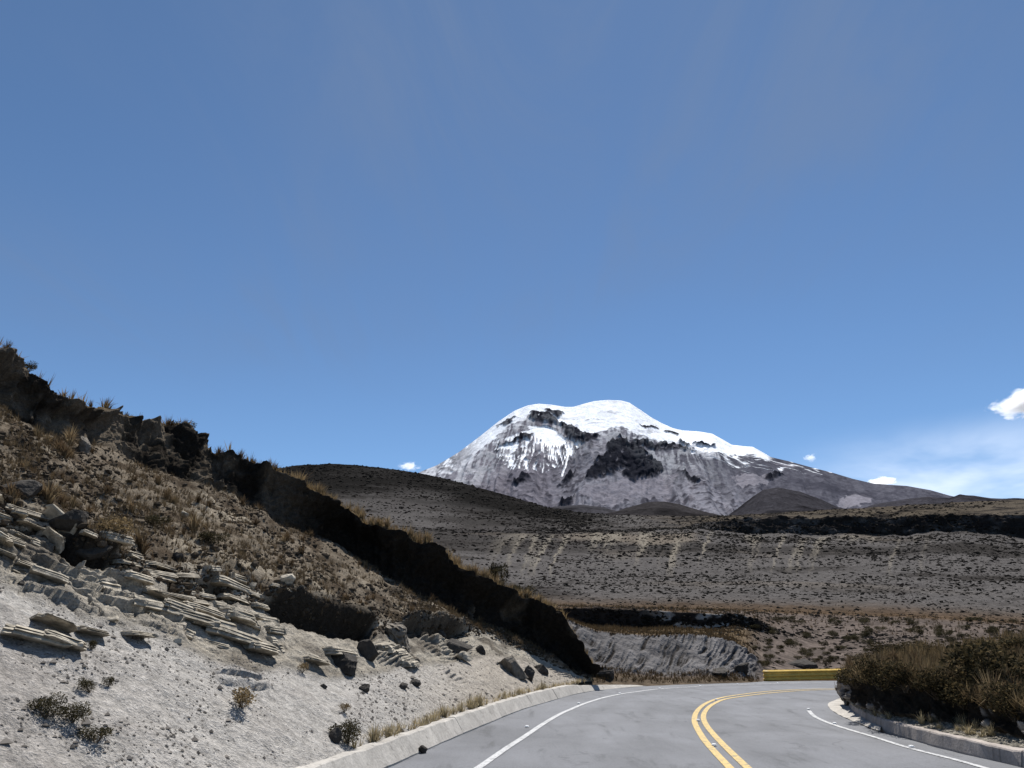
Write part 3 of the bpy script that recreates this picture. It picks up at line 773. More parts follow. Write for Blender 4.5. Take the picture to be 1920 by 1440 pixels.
# streaks of snow in the fine gullies under the patch
sf = inpoly(wx, wy, P3([(430, 330), (560, 300), (650, 260), (900, 330), (960, 370), (900, 420), (760, 490), (640, 520), (540, 480), (450, 420)]))
fan2 = fbm((1015 + (wx - 1015) * (1 - 0.004 * (wy - 830))) / 3.0, wy / 16, wx * 0, 3, 351, ridged=True) + .45 * fbm(wx / 22, wy / 14, wx * 0, 3, 352)
snow = np.maximum(snow, sf * sstep(fan2 + 0.3 * rough - 0.006 * (wy - 850), 0.28, 0.5))
tr = np.abs(wx - np.interp(mpy, [835, 843, 870, 897], [1068, 1073, 1062, 1050])); snow = np.maximum(snow, (tr < 2.2) * (mpy > 836) * (mpy < 898))
rs = sstep(fbm((wx + wy * 2.2) / 70, (wy - wx * .33) / 5, wx * 0, 3, 361, ridged=True), 0.55, 0.75) * inpoly(wx, wy, [(1250, 825), (1350, 840), (1450, 855), (1560, 885), (1540, 895), (1400, 885), (1300, 860)])
snow = np.maximum(snow, rs)
snow *= 1 - sstep(crag, .25, .6)
specks = sstep(band + 0.5 * rough, 0.55, 0.75) * sstep(rel, 4, 14) * sstep(-rel, -70, -20)
snow *= 1 - 0.45 * specks * sstep(rel, 14, 30)
snow *= 1 - .85 * (1 - sstep(mpx, 850, 925)) * sstep(strk0 + .6 * band + .5 * rough, -.15, .3)
snow = np.clip(snow, 0, 1)
dm *= 1 - 0.55 * snow
MN = grid_normals(MP); MN = np.where(MN[..., 2:3] < 0, -MN, MN)
MP2 = MP + MN * dm[..., None]
# back of the mountain
backM = [MP2]
for k in np.linspace(0.06, 1, 26):
    r = MP2[-1].copy(); sc_ = 1 + 0.9 * k
    r[:, :2] *= sc_; r[:, 2] = MP2[-1][:, 2] - 1600 * k * (MP2[-1][:, 2] / 2700) - 40 * k
    backM.append(r[None])
MP2 = np.concatenate(backM, 0)
r_base = np.array([0.130, 0.129, 0.152]); r_light = np.array([0.195, 0.192, 0.218]); r_dark = np.array([0.010, 0.011, 0.016]); r_pink = np.array([0.165, 0.150, 0.172])  # purple-grey rock tones carry the bluish distance haze in their colour
cm = mixv(B3(r_base, MP.shape), r_light, sstep(rib * .5 + butt * .6 + .3 * fbm(wx / 40, wy / 25, wx * 0, 3, 371), 0.0, 0.6))
cm = mixv(cm, r_pink, sstep(-np.abs(mpx - 960), -140, -40) * .6)
tal_p = inpoly(jx, jy, P3([(1160, 560), (1320, 545), (1400, 505), (1480, 540), (1440, 640), (1340, 660), (1100, 720), (900, 690), (1000, 620)]))
cm = mixv(cm, B3(np.array([0.195, 0.185, 0.21]), MP.shape), tal_p * .8)
cm = mixv(cm, B3(np.array([0.042, 0.040, 0.050]), MP.shape), .85 * sstep(rough * .6 + band * .6, 0.25, 0.6) * (1 - .6 * tal_p))
strk = fbm(fan / 9, wy / 60, wx * 0, 4, 381, ridged=True)
cm = mixv(cm, B3(np.array([0.040, 0.039, 0.050]), MP.shape), .42 * sstep(strk + .4 * rough, 0.30, 0.65) * (1 - .75 * tal_p))
cm = mixv(cm, B3(np.array([0.22, 0.205, 0.23]), MP.shape), .5 * sstep(-strk, 0.05, 0.5) * sstep(rel, 60, 120))
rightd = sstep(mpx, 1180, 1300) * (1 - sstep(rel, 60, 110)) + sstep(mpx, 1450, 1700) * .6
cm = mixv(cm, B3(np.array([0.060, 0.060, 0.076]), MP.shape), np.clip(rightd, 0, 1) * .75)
for pl in ([(1570, 935), (1600, 930), (1635, 934), (1630, 948), (1610, 955), (1570, 955)], [(1370, 895), (1395, 888), (1430, 890), (1440, 905), (1410, 918), (1380, 918)], [(1450, 870), (1500, 874), (1480, 880)]):
    cm = mixv(cm, B3(np.array([0.21, 0.20, 0.225]), MP.shape), inpoly(jx, jy, pl) * .8)
hb = fbm(wx / 80, (wy - wx * .12) / 6, wx * 0, 4, 395)
cm = mixv(cm, B3(np.array([0.045, 0.045, 0.058]), MP.shape), .8 * sstep(hb, .1, .5) * sstep(mpx, 1420, 1520))
cm = mixv(cm, B3(r_dark, MP.shape), crag * .95)
dust = sstep(strk0 + .5 * rough, 0.15, 0.6) * (1 - sstep(rel, 70, 120)) * (1 - sstep(mpx, 1250, 1400)) * .26
dust = np.maximum(dust, .5 * sstep(strk0 + .6 * band, .35, .8) * (1 - sstep(np.abs(sn), 4, 22)) * (1 - sstep(mpx, 1370, 1430)))
snow = np.maximum(snow, dust * (1 - .8 * crag))
cm = mixv(cm, B3(np.array([0.86, 0.88, 0.92]), MP.shape), snow)
cm = np.concatenate([cm] + [cm[-1:]] * 26, 0)
mountain = obj('mountain', mesh_np('mountain', MP2, grid_faces(*MP2.shape[:2]), M_MOUNT, cm.reshape(-1, 3)), kind='structure')

# foothills in front of the mountain
def foothill(name, sky_pts, ybase, Y0, Y1, c0, seed):
    x0 = sky_pts[0][0]; x1 = sky_pts[-1][0]
    n = max(60, int((x1 - x0) / 2)); a = np.linspace(AE(x0, 950)[0], AE(x1, 950)[0], n)
    e1 = fline(sky_pts, a); e0 = fline([(x0, ybase), (x1, ybase)], a)
    rows = []
    for t_ in np.linspace(0, 1, 50):
        y = Y0 + (Y1 - Y0) * t_; rows.append(np.c_[a * y, np.full(n, y), CH + (e0 + (np.maximum(e1 - e0, 0)) * math.sin(t_ * math.pi / 2)) * y])
    top_ = rows[-1]
    for k in np.linspace(.1, 1, 10):
        r = top_.copy(); r[:, :2] *= 1 + .35 * k; r[:, 2] -= 120 * k; rows.append(r)
    G = np.array(rows)
    nz = fbm(G[..., 0] / 160, G[..., 1] / 160, G[..., 2] / 90, 5, seed)
    fd = np.ones(60); fd[44:51] = 0.25
    G[..., 2] += 14 * nz * fd[:, None]
    cc = mixv(B3(np.array(c0), G.shape), np.array(c0) * .45, sstep(nz, 0, .5))
    return obj(name, mesh_np(name, G, grid_faces(*G.shape[:2]), M_HILL, cc.reshape(-1, 3)), kind='structure')
foothill('foothill', [(1100, 972), (1150, 960), (1180, 951), (1215, 942), (1245, 940), (1275, 945), (1310, 956), (1350, 966), (1400, 976)], 985, 2200, 2700, (0.036, 0.033, 0.034), 401)
foothill('foothill', [(1360, 972), (1390, 950), (1410, 932), (1432, 918), (1460, 914), (1500, 922), (1540, 936), (1570, 950), (1620, 960), (1680, 966)], 985, 2600, 3300, (0.040, 0.038, 0.043), 402)
foothill('foothill', [(1600, 960), (1640, 945), (1700, 936), (1740, 931), (1780, 936), (1800, 928), (1825, 929), (1860, 934), (1920, 937), (2000, 942), (2200, 960)], 985, 2800, 3600, (0.045, 0.043, 0.05), 403)
foothill('foothill', [(960, 962), (1040, 950), (1090, 946), (1130, 951), (1170, 962)], 985, 3000, 3600, (0.05, 0.048, 0.053), 404)

# ------------------------------------------------------------------ right verge mound
R0e = [(1583, 1320), (1600, 1335), (1640, 1347), (1725, 1362), (1833, 1385), (1915, 1404), (2100, 1450), (2500, 1530)]
RT = [(1583, 1300), (1590, 1268), (1644, 1277), (1698, 1282), (1752, 1297), (1806, 1312), (1887, 1336), (2000, 1360), (2500, 1400)]
RB = [(1583, 1318), (1590, 1330), (1671, 1345), (1752, 1357), (1820, 1364), (1915, 1388), (2100, 1430), (2500, 1500)]
RK = [(1583, 1298), (1590, 1258), (1650, 1240), (1700, 1222), (1760, 1218), (1850, 1205), (1920, 1192), (2100, 1180), (2500, 1170)]
NR = 330
ra = np.r_[np.linspace(AE(1583, 1320)[0], AE(2050, 1400)[0], 260), np.linspace(AE(2060, 1400)[0], 2.6, 70)]
def rv(pts): return fline(pts, ra)
kbx = np.interp(ra, *(lambda Aa, Bb: (Aa[np.argsort(Aa)], Bb[np.argsort(Aa)]))(*(lambda K: (K[:, 0] / K[:, 1], K[:, 1]))(KB[(KB[:, 1] > 2) & (np.arange(len(KB)) < np.argmin(KB[:, 0] / np.maximum(KB[:, 1], 2)) + 1)])))
e_b = rv(RB)
Y0 = kbx + 0.24; Z0 = np.full(NR, 0.20)
Y1 = np.maximum((0.25 - CH) / e_b, Y0 + 0.25); Z1 = np.full(NR, 0.27)
Y2 = Y1 + 0.45; Z2 = CH + rv(RT) * Y2
Y3 = np.maximum(Y2 + 5, np.interp(ra, [ra[0], ra[14], ra[150], ra[-1]], [21.5, 22, 25, 27])); Z3 = CH + rv(RK) * Y3
Y4 = Y3 + 2.2; Z4 = np.full(NR, -0.3)
fs = [(Y0, Z0), (Y1, Z1), (Y2, Z2), (Y3, Z3), (Y4, Z4)]
rows = []; RU = []
for q, nq in enumerate((16, 46, 80, 20)):
    for tt in np.linspace(0, 1, nq, endpoint=False):
        rows.append((fs[q][0] * (1 - tt) + fs[q + 1][0] * tt, fs[q][1] * (1 - tt) + fs[q + 1][1] * tt)); RU.append(q + tt)
RYg = np.array([r[0] for r in rows]); RZg = np.array([r[1] for r in rows]); RU = np.array(RU)[:, None] + np.zeros((1, NR))
endw = sstep(np.arange(NR)[None] + 0 * RU, 0, 5)
RZg = np.minimum(RZg, 0.05) * (1 - endw) + RZg * endw
RPp = np.dstack([ra[None] * RYg, RYg, RZg])
RN = grid_normals(RPp); RN = np.where(RN[..., 2:3] < 0, -RN, RN)
x_, y_, z_ = RPp[..., 0], RPp[..., 1], RPp[..., 2]
rn1 = fbm(x_ * 1.5, y_ * 1.5, z_ * 1.5, 4, 501); rn2 = fbm(x_ * 6, y_ * 6, z_ * 6, 3, 511); rfl = fbm(x_ * 3.5, y_ * 3.5, z_ * .5, 3, 521, ridged=True)
wface = sstep(RU, 0.95, 1.1) * (1 - sstep(RU, 1.95, 2.05))
dr = wface * (0.20 * rfl + 0.10 * rn2 + 0.15 * sstep(RU, 1.5, 1.95)) + sstep(RU, 1.95, 2.1) * (0.22 * rn1 + 0.05 * rn2) + (1 - sstep(RU, .9, 1)) * 0.02 * rn2
RP2 = RPp + RN * (dr * endw)[..., None]
cr = mixv(B3(np.array([0.14, 0.11, 0.08]), RPp.shape), np.array([0.055, 0.044, 0.03]), sstep(rn1, -.2, .4))
cr = mixv(cr, mixv(B3(np.array([0.028, 0.024, 0.02]), RPp.shape), np.array([0.30, 0.275, 0.25]), sstep(rn1 + .6 * rn2, 0.12, 0.45)), wface)
cr = mixv(cr, B3(np.array([0.24, 0.22, 0.185]), RPp.shape), 1 - sstep(RU, .8, 1.05))
verge = obj('verge', mesh_np('verge', RP2, grid_faces(*RP2.shape[:2]), M_VERGE, cr.reshape(-1, 3)), kind='structure')
RPX, RPY = project(RP2)
def verge_at(px, py):
    d = (RPX - px) ** 2 + (RPY - py) ** 2 + RP2[..., 1] * 0.5
    return Vector(RP2.reshape(-1, 3)[np.argmin(d)])
def valley_at(px, py, lim=None):
    d = (VPX - px) ** 2 + (VPY - py) ** 2 + np.minimum(VP2[..., 1], 2000) * 0.02
    return Vector(VP2.reshape(-1, 3)[np.argmin(d)])


# ------------------------------------------------------------------ clouds
def cloud_mat(name, dens, seed):
    m = bpy.data.materials.new(name); m.use_nodes = True
    nt = m.node_tree; nt.nodes.clear()
    out = nd(nt, 'ShaderNodeOutputMaterial'); pv = nd(nt, 'ShaderNodeVolumePrincipled')
    pv.inputs['Color'].default_value = (1, 1, 1, 1); pv.inputs['Anisotropy'].default_value = 0.35
    tcn = nd(nt, 'ShaderNodeTexCoord')
    ln = nd(nt, 'ShaderNodeVectorMath', operation='LENGTH'); nt.links.new(tcn.outputs['Object'], ln.inputs[0])
    mp = nd(nt, 'ShaderNodeMapping'); mp.inputs['Location'].default_value = (seed * 3.1, seed, 0); nt.links.new(tcn.outputs['Object'], mp.inputs['Vector'])
    n = tex_noise(nt, mp.outputs[0], 1.9, 6, 0.6, 0.3)
    a = nd(nt, 'ShaderNodeMath', operation='MULTIPLY_ADD'); a.inputs[1].default_value = 3.2; nt.links.new(n, a.inputs[0])
    b = nd(nt, 'ShaderNodeMath', operation='MULTIPLY_ADD'); b.inputs[1].default_value = -1.55; b.inputs[2].default_value = -0.70
    nt.links.new(ln.outputs['Value'], b.inputs[0]); nt.links.new(b.outputs[0], a.inputs[2])
    mr = nd(nt, 'ShaderNodeMapRange'); mr.inputs['From Min'].default_value = 0.0; mr.inputs['From Max'].default_value = 0.35
    mr.inputs['To Max'].default_value = dens; nt.links.new(a.outputs[0], mr.inputs['Value'])
    nt.links.new(mr.outputs[0], pv.inputs['Density']); nt.links.new(pv.outputs[0], out.inputs['Volume'])
    return m
def cloud(px, py, wpx, hpx, Y, dens, seed, label):
    a, e = AE(px, py)
    bm = bmesh.new(); bmesh.ops.create_icosphere(bm, subdivisions=3, radius=1.0)
    me = bpy.data.meshes.new('cloud'); bm.to_mesh(me); bm.free()
    me.materials.append(cloud_mat('cloud_vapour_%d' % seed, dens, seed))
    o = obj('cloud', me); k = Y / F
    o.location = (a * Y, Y, CH + e * Y); o.scale = (wpx * k / 2, wpx * k / 2, hpx * k / 2)
    return tag(o, label, 'cloud', 'small clouds low in the sky')
scene.cycles.volume_bounces = 8
scene.cycles.volume_step_rate = 2.0
cloud(1922, 752, 150, 78, 9000, 0.02, 1, 'bright white puffy cloud in the sky right of the mountain')
cloud(768, 874, 60, 26, 11000, 0.006, 2, 'faint wisp of cloud beside the left foot of the mountain')
cloud(1520, 858, 34, 24, 11000, 0.006, 3, 'tiny faint cloud just above the right ridge of the mountain')
cloud(1650, 905, 84, 26, 12500, 0.02, 4, 'small low white cloud peeking over the right ridge')

# ------------------------------------------------------------------ guardrail
rail = bpy.data.objects.new('guardrail', None); link(rail)
tag(rail, 'yellow corrugated metal guardrail along the far outer edge of the bend', 'guardrail')
def rail_paint():
    m, nt, b = new_mat('chipped_yellow_paint')
    p = geo_pos(nt)
    n = tex_noise(nt, p, 3.0, 6, 0.7, 0.5); g = tex_noise(nt, p, 12, 4, 0.6)
    mp = nd(nt, 'ShaderNodeMapping'); mp.inputs['Scale'].default_value = (0.6, 0.6, 16); nt.links.new(p, mp.inputs['Vector'])
    s_ = tex_noise(nt, mp.outputs[0], 1.5, 3, 0.6)
    c = mixc(nt, 'MULTIPLY', 1.0, (0.80, 0.52, 0.11), ramp(nt, n, [(0.3, 0.75), (0.7, 1.12)]))
    c = mixc(nt, 'MIX', ramp(nt, s_, [(0.60, 0.0), (0.68, 0.75)]), c, (0.13, 0.09, 0.05))
    c = mixc(nt, 'MULTIPLY', 1.0, c, ramp(nt, g, [(0.3, 0.85), (0.7, 1.1)]))
    nt.links.new(c, b.inputs['Base Color']); b.inputs['Roughness'].default_value = 0.5; b.inputs['Specular IOR Level'].default_value = 0.4
    return m
M_RAIL = rail_paint()
M_POST = simple_mat('rusty_steel', (0.16, 0.11, 0.07), 0.7, 0.3, 14, 0.3, 0.01)
aL, eL = AE(1443, 1256); YL = 36.2
aR, eR = AE(1640, 1256.5); YR = 38.4
pL = np.array([aL * YL, YL]); pR = np.array([aR * YR, YR]); pE = pR + np.array([9.0, 0.2])
RP_ = smooth_poly(np.vstack([pL, pL * .45 + pR * .55 + np.array([0, .12]), pR, pE]), 90)
ztop = CH + eL * YL; hh = 0.50
prof = []
nP = 25
for k in range(nP):
    v = k / (nP - 1)
    off = -0.042 * math.cos(v * 3 * 2 * math.pi)          # three ribs
    prof.append((off, ztop - v * hh))
T_ = np.gradient(RP_, axis=0); T_ /= np.linalg.norm(T_, axis=1, keepdims=True); N_ = np.c_[T_[:, 1], -T_[:, 0]]
Lr = poly_len(RP_)
seglen = 3.8; s0 = 0.0
while s0 < Lr[-1] - .3:
    s1 = min(s0 + seglen, Lr[-1]); ss = np.linspace(s0, s1 + 0.12, 14)
    c = np.stack([np.interp(ss, Lr, RP_[:, k]) for k in (0, 1)], -1); nn = np.stack([np.interp(ss, Lr, N_[:, k]) for k in (0, 1)], -1)
    lapp = 0.006 if int(round(s0 / seglen)) % 2 else 0.0
    outer = [np.c_[c + nn * (o_ + lapp), np.full(14, z_)] for o_, z_ in prof]
    inner = [np.c_[c + nn * (o_ + lapp - 0.004), np.full(14, z_)] for o_, z_ in prof[::-1]]
    G = np.array(outer + inner + outer[:1])
    obj('beam', mesh_np('beam', G, grid_faces(*G.shape[:2]), M_RAIL), rail)
    s0 = s1
# flared end shoe
ang = np.linspace(-1.45, 0.0, 9); ends = []
for k, a_ in enumerate(ang):
    r_ = 0.22
    off = RP_[0] + N_[0] * (-r_ * (1 - math.cos(a_))) + T_[0] * (r_ * math.sin(a_))
    nn = N_[0] * math.cos(a_) + T_[0] * math.sin(a_)
    ends.append(np.array([[*(off + nn * (o_ + 0.004)), z_] for o_, z_ in prof]))
G = np.array(ends)
obj('end_shoe', mesh_np('end_shoe', G, grid_faces(*G.shape[:2]), M_RAIL), rail)
for sp in np.arange(0.5, Lr[-1], 1.9):
    c = np.array([np.interp(sp, Lr, RP_[:, k]) for k in (0, 1)]); n_ = np.array([np.interp(sp, Lr, N_[:, k]) for k in (0, 1)]); t_ = np.array([-n_[1], n_[0]])
    bm = bmesh.new()
    def pbox(cx, w_, d_, z0, z1):
        vs = []
        for z in (z0, z1):
            for sx, sy in ((-1, -1), (1, -1), (1, 1), (-1, 1)):
                q = c + n_ * (cx + sy * d_) + t_ * (sx * w_); vs.append(bm.verts.new((q[0], q[1], z)))
        for f in ((0, 1, 2, 3), (7, 6, 5, 4), (0, 4, 5, 1), (1, 5, 6, 2), (2, 6, 7, 3), (3, 7, 4, 0)): bm.faces.new([vs[i] for i in f])
    pbox(-0.10, 0.055, 0.008, ztop - 1.6, ztop + 0.02); pbox(-0.16, 0.008, 0.05, ztop - 1.6, ztop + 0.02); pbox(-0.22, 0.055, 0.008, ztop - 1.6, ztop + 0.02)
    me = bpy.data.meshes.new('post'); bm.to_mesh(me); bm.free(); me.materials.append(M_POST); obj('post', me, rail)

# ------------------------------------------------------------------ rocks
def rock_mesh(name, seed, dims, mat, sub=4, layered=0.0, rough=0.16):
    bm = bmesh.new(); bmesh.ops.create_icosphere(bm, subdivisions=sub, radius=1.0)
    V = np.array([v.co[:] for v in bm.verts])
    r = np.random.default_rng(seed)
    for _ in range(15):                                      # broken faces
        n = r.normal(size=3); n /= np.linalg.norm(n); d = r.uniform(0.42, 0.80)
        h = V @ n; V -= np.where(h > d, (h - d) * 0.97, 0)[:, None] * n
    V /= np.abs(V).max(0)
    q = V * 1.4 + seed * 7.3
    V *= (1 + rough * fbm(q[:, 0], q[:, 1], q[:, 2], 4, seed) + 0.05 * fbm(q[:, 0] * 5, q[:, 1] * 5, q[:, 2] * 5, 3, seed + 9))[:, None]
    if layered:
        bb = (V[:, 2] + 0.15 * V[:, 0]) * 4.5; sw = bb - np.floor(bb)
        V[:, :2] *= (1 - layered * sstep(sw, .7, .95) + layered * .5 * vnoise(np.floor(bb) * 2.7, bb * 0, bb * 0, seed))[:, None]
    V *= np.array(dims)
    for v, c in zip(bm.verts, V): v.co = c
    me = bpy.data.meshes.new(name); bm.to_mesh(me); bm.free(); me.materials.append(mat)
    return me
def boulder(px, py, w, h, label, dark, seed, layered=0.0, name='boulder', cat='boulder', where=bank_at, tilt=0.0, lift=0.25):
    p = where(px, py); p = p[0] if isinstance(p, tuple) else p
    k = p.y / F * 1.02
    d = (w * k / 2, w * k / 2 * 0.8, h * k / 2)
    o = obj(name, rock_mesh(name, seed, d, M_ROCKM if dark is None else (M_ROCKD if dark else M_ROCKP), 4, layered))
    o.location = p + Vector((0, 0, d[2] * lift)); o.rotation_euler = (random.uniform(-.2, .2), tilt, random.uniform(-.5, .5))
    return tag(o, label, cat)
boulder(626, 1388, 28, 34, 'dark upright boulder on the pale ash beside the near end of the kerb', True, 11)
boulder(788, 1411, 18, 16, 'small dark stone lying on the road against the foot of the left kerb', True, 12, name='stone', cat='stone', where=lambda a, b: Vector(on_plane([a], [b])[0]) + Vector((0.06, -0.05, 0)), lift=0.6)
boulder(962, 1262, 62, 52, 'large rounded boulder low on the ash slope near the far end of the dark cliff', None, 13, tilt=.35)
boulder(992, 1274, 22, 34, 'narrow dark slab propped against the large rounded boulder', True, 14, tilt=.3)
boulder(1018, 1262, 34, 24, 'flat dark boulder right of the large rounded boulder at the shadow edge', True, 15, tilt=.5)
boulder(745, 1200, 62, 48, 'tall layered outcrop block with a dark hollow below the scrub slope', None, 16, .22, tilt=.3)
boulder(690, 1232, 44, 50, 'dark square block under the end of the overhanging ledge', True, 17)
boulder(645, 1255, 62, 48, 'rough dark clump of rock standing out of the pale ash', True, 18, .12)
boulder(850, 1222, 56, 34, 'broken dark boulder on the far part of the ash slope', True, 19, .08, tilt=.4)
boulder(822, 1196, 30, 22, 'small dark boulder at the upper edge of the far ash slope', True, 20, tilt=.4)
boulder(868, 1236, 30, 22, 'pale jagged rock at the foot of the broken dark boulder', False, 21, tilt=.4)
boulder(900, 1225, 18, 24, 'small upright dark rock with dry grass on top', True, 22)
boulder(685, 1295, 26, 18, 'brown rock half buried in ash below the dark clump', True, 23)
boulder(754, 1290, 18, 22, 'little dark rock on the ash beneath the layered outcrop', True, 24)
boulder(780, 1285, 26, 16, 'flat brown rock beside a little dark rock on the ash', True, 25)
boulder(608, 1290, 16, 12, 'single dark stone on the ash left of the half buried brown rock', True, 26, name='stone', cat='stone')
boulder(540, 1090, 30, 22, 'pale rounded boulder in the dry scrub slope', False, 27)
boulder(470, 1102, 22, 24, 'pale boulder perched just above the rock ledges', False, 28)
boulder(335, 1048, 28, 30, 'dark boulder at the lower edge of the scrub casting a black shadow', True, 29)
boulder(156, 850, 26, 58, 'grey rock pillar at the foot of the left cliff', None, 30, .12, lift=.4)
boulder(345, 968, 22, 16, 'small pale stone high on the scrub slope', False, 31, name='stone', cat='stone')
boulder(130, 990, 84, 50, 'big dark earthy block overhanging the pale ledges at the left', True, 32)
boulder(180, 1040, 60, 34, 'dark rock below the big earthy block', True, 33)
boulder(40, 930, 80, 46, 'dark overhanging rock at the left edge of the photo above pale strata', True, 34)
boulder(38, 1095, 14, 12, 'dark pebble on the ash at the far left', True, 35, name='stone', cat='stone')
boulder(205, 1163, 30, 16, 'brown flat stone on ash right of the buried strata', False, 36, name='stone', cat='stone')
boulder(335, 1205, 22, 14, 'reddish flat stone below the long tilted slabs', False, 37, name='stone', cat='stone')
boulder(1135, 1268, 50, 22, 'dark rubble boulder at the corner where the cliff meets the road', True, 38, where=valley_at)
boulder(1388, 1258, 34, 26, 'dark rock added for the shaded undercut at the right foot of the far cut face', True, 39, .1, where=valley_at)  # added with the next rock to stand in for shade under the face
boulder(1352, 1266, 40, 20, 'low dark rock added for the shaded undercut below the far cut face', True, 41, .1, where=valley_at)
boulder(1500, 1250, 70, 22, 'dark mound of rock showing just above the guardrail', True, 40, where=valley_at)

# strata slabs of the road cut
def slab_mesh(seed, L_, D_, H_):
    r = np.random.default_rng(seed)
    n = 18
    th = np.linspace(0, 2 * np.pi, n, endpoint=False) + r.uniform(-.12, .12, n)
    cs, sn_ = np.cos(th), np.sin(th)
    ex = np.sign(cs) * np.abs(cs) ** 0.22 * r.uniform(.80, 1.05, n) * L_ / 2
    ey = np.sign(sn_) * np.abs(sn_) ** 0.45 * r.uniform(.75, 1.1, n) * D_ / 2
    V = []; lev = [(-.5, .90), (-.42, 1.0), (-.14, .86), (-.12, .78), (-.07, .90), (.18, .74), (.20, .66), (.25, .78), (.5, .56)]
    for z, k in lev:
        kk = k * r.uniform(.90, 1.07, n)
        V += list(np.c_[ex * (1 + (kk - 1) * .25) , ey * kk, z * H_ + r.normal(0, .025 * H_, n) + 0.10 * H_ * np.sin(ex * 2 + seed)])
    Fc = []
    for q in range(len(lev) - 1):
        for i in range(n):
            j = (i + 1) % n; Fc.append((q * n + i, q * n + j, (q + 1) * n + j, (q + 1) * n + i))
    Fc.append(tuple(range(n))[::-1]); Fc.append(tuple((len(lev) - 1) * n + i for i in range(n)))
    me = bpy.data.meshes.new('rock_slab'); me.from_pydata([tuple(v) for v in V], [], Fc); me.materials.append(M_ROCKP); me.update()
    return me
row1, row2 = nseg[0], nseg[0] + nseg[1]
slab_lib = {}
ns = 0
c_at = lambda px: int(np.clip(np.interp(px, BPX[row1], np.arange(NC)), 0, NC - 1))
def slab(col_, rowf, Ls, Ds, Hs, out, seed):
    global ns
    i = int(np.clip(rowf, 5, sum(nseg) - 5)); j = int(np.clip(col_, 6, NC - 7))
    p = Vector(BP2[i, j]); tx = Vector(BP[i, min(j + 6, NC - 1)] - BP[i, j - 6]).normalized()
    nn = Vector((NB[i, j][0], NB[i, j][1], 0)).normalized()
    yv = (nn - tx * nn.dot(tx)).normalized(); zv = tx.cross(yv)
    if zv.z < 0: zv = -zv; tx = -tx
    M = Matrix((tx, yv, zv)).transposed().to_4x4()
    M = M @ Matrix.Rotation(random.uniform(-.10, .10), 4, 'Z') @ Matrix.Rotation(random.uniform(-.05, .05), 4, 'Y')
    me = slab_mesh(seed, Ls, Ds, Hs)
    o = obj('rock_slab', me, bank); o.matrix_local = Matrix.Translation(p + yv * out) @ M
    ns += 1
rs_ = random.Random(3)
for lay_ in range(9):
    f = 0.04 + lay_ * 0.115
    px = -60.0
    while px < 715:
        c0 = c_at(px); yy = float(BP2[int(row1 + f * nseg[1]), c0, 1])
        dpx = rs_.choice([rs_.uniform(18, 50), rs_.uniform(40, 110)]); Lm = dpx * yy / F
        keep = vnoise(np.array([px / 95.0 + lay_ * .35]), np.array([lay_ * .55]), np.array([0.0]), 17)[0] > -0.28
        if px > 500: keep = keep and rs_.random() < .35
        if keep and ns < 285:
            slab(c_at(px + dpx / 2), row1 + (f + rs_.uniform(-.03, .03)) * nseg[1], Lm, rs_.uniform(.25, .6), rs_.uniform(6, 17) * yy / F, rs_.uniform(-.16, .06), 1000 + ns)
        px += dpx * rs_.uniform(.72, 1.02)
for (px, py, Lm, Hm) in [(350, 1160, .95, .16), (390, 1172, 1.0, .18), (430, 1195, 1.1, .17), (330, 1145, .6, .15), (440, 1158, .65, .17), (480, 1215, .7, .14), (260, 1135, .65, .15), (60, 1195, .8, .12), (110, 1205, .55, .10), (95, 1170, .5, .06), (160, 1185, .4, .06), (250, 1190, .4, .06), (745, 1235, .9, .14), (735, 1222, .9, .12), (760, 1243, .8, .12)]:
    d = (BPX[:_lim] - px) ** 2 + (BPY[:_lim] - py) ** 2; i, j = np.unravel_index(np.argmin(d), d.shape)
    slab(j, i, Lm, .55, Hm, .05, 3000 + ns)
print('slabs', ns)

# ------------------------------------------------------------------ plants
def tussock_mesh(seed, h=0.5, n=80, spread=0.6, c=(0.30, 0.215, 0.105), dead=0.3, wide=0.011):
    r = np.random.default_rng(seed); V = []; Fc = []; Cc = []
    for k in range(n):
        a = r.uniform(0, 2 * np.pi); lean = abs(r.normal(0, spread)) ; hh = h * r.uniform(.55, 1.1)
        b0 = np.array([math.cos(a), math.sin(a), 0]) * r.uniform(0, .10) * h / .5
        dirv = np.array([math.cos(a) * math.sin(lean * .6), math.sin(a) * math.sin(lean * .6), math.cos(lean * .6)])
        dir2 = np.array([math.cos(a) * math.sin(lean * 1.5), math.sin(a) * math.sin(lean * 1.5), math.cos(min(lean * 1.5, 2.2))])
        m = b0 + dirv * hh * .55; tip = m + dir2 * hh * .5
        sd = np.array([-math.sin(a), math.cos(a), 0]) * wide * h / .5 * r.uniform(.7, 1.4)
        i = len(V); V += [b0 - sd, b0 + sd, m - sd * .8, m + sd * .8, tip]
        Fc += [(i, i + 1, i + 3), (i, i + 3, i + 2), (i + 2, i + 3, i + 4)]
        cc = np.array(c) * r.uniform(.6, 1.35)
        if r.random() < dead: cc = cc * np.array([.55, .5, .5])
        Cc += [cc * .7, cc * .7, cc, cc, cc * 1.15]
    return mesh_np('tussock', np.array(V), np.array(Fc), M_VEG, np.array(Cc), smooth=False)
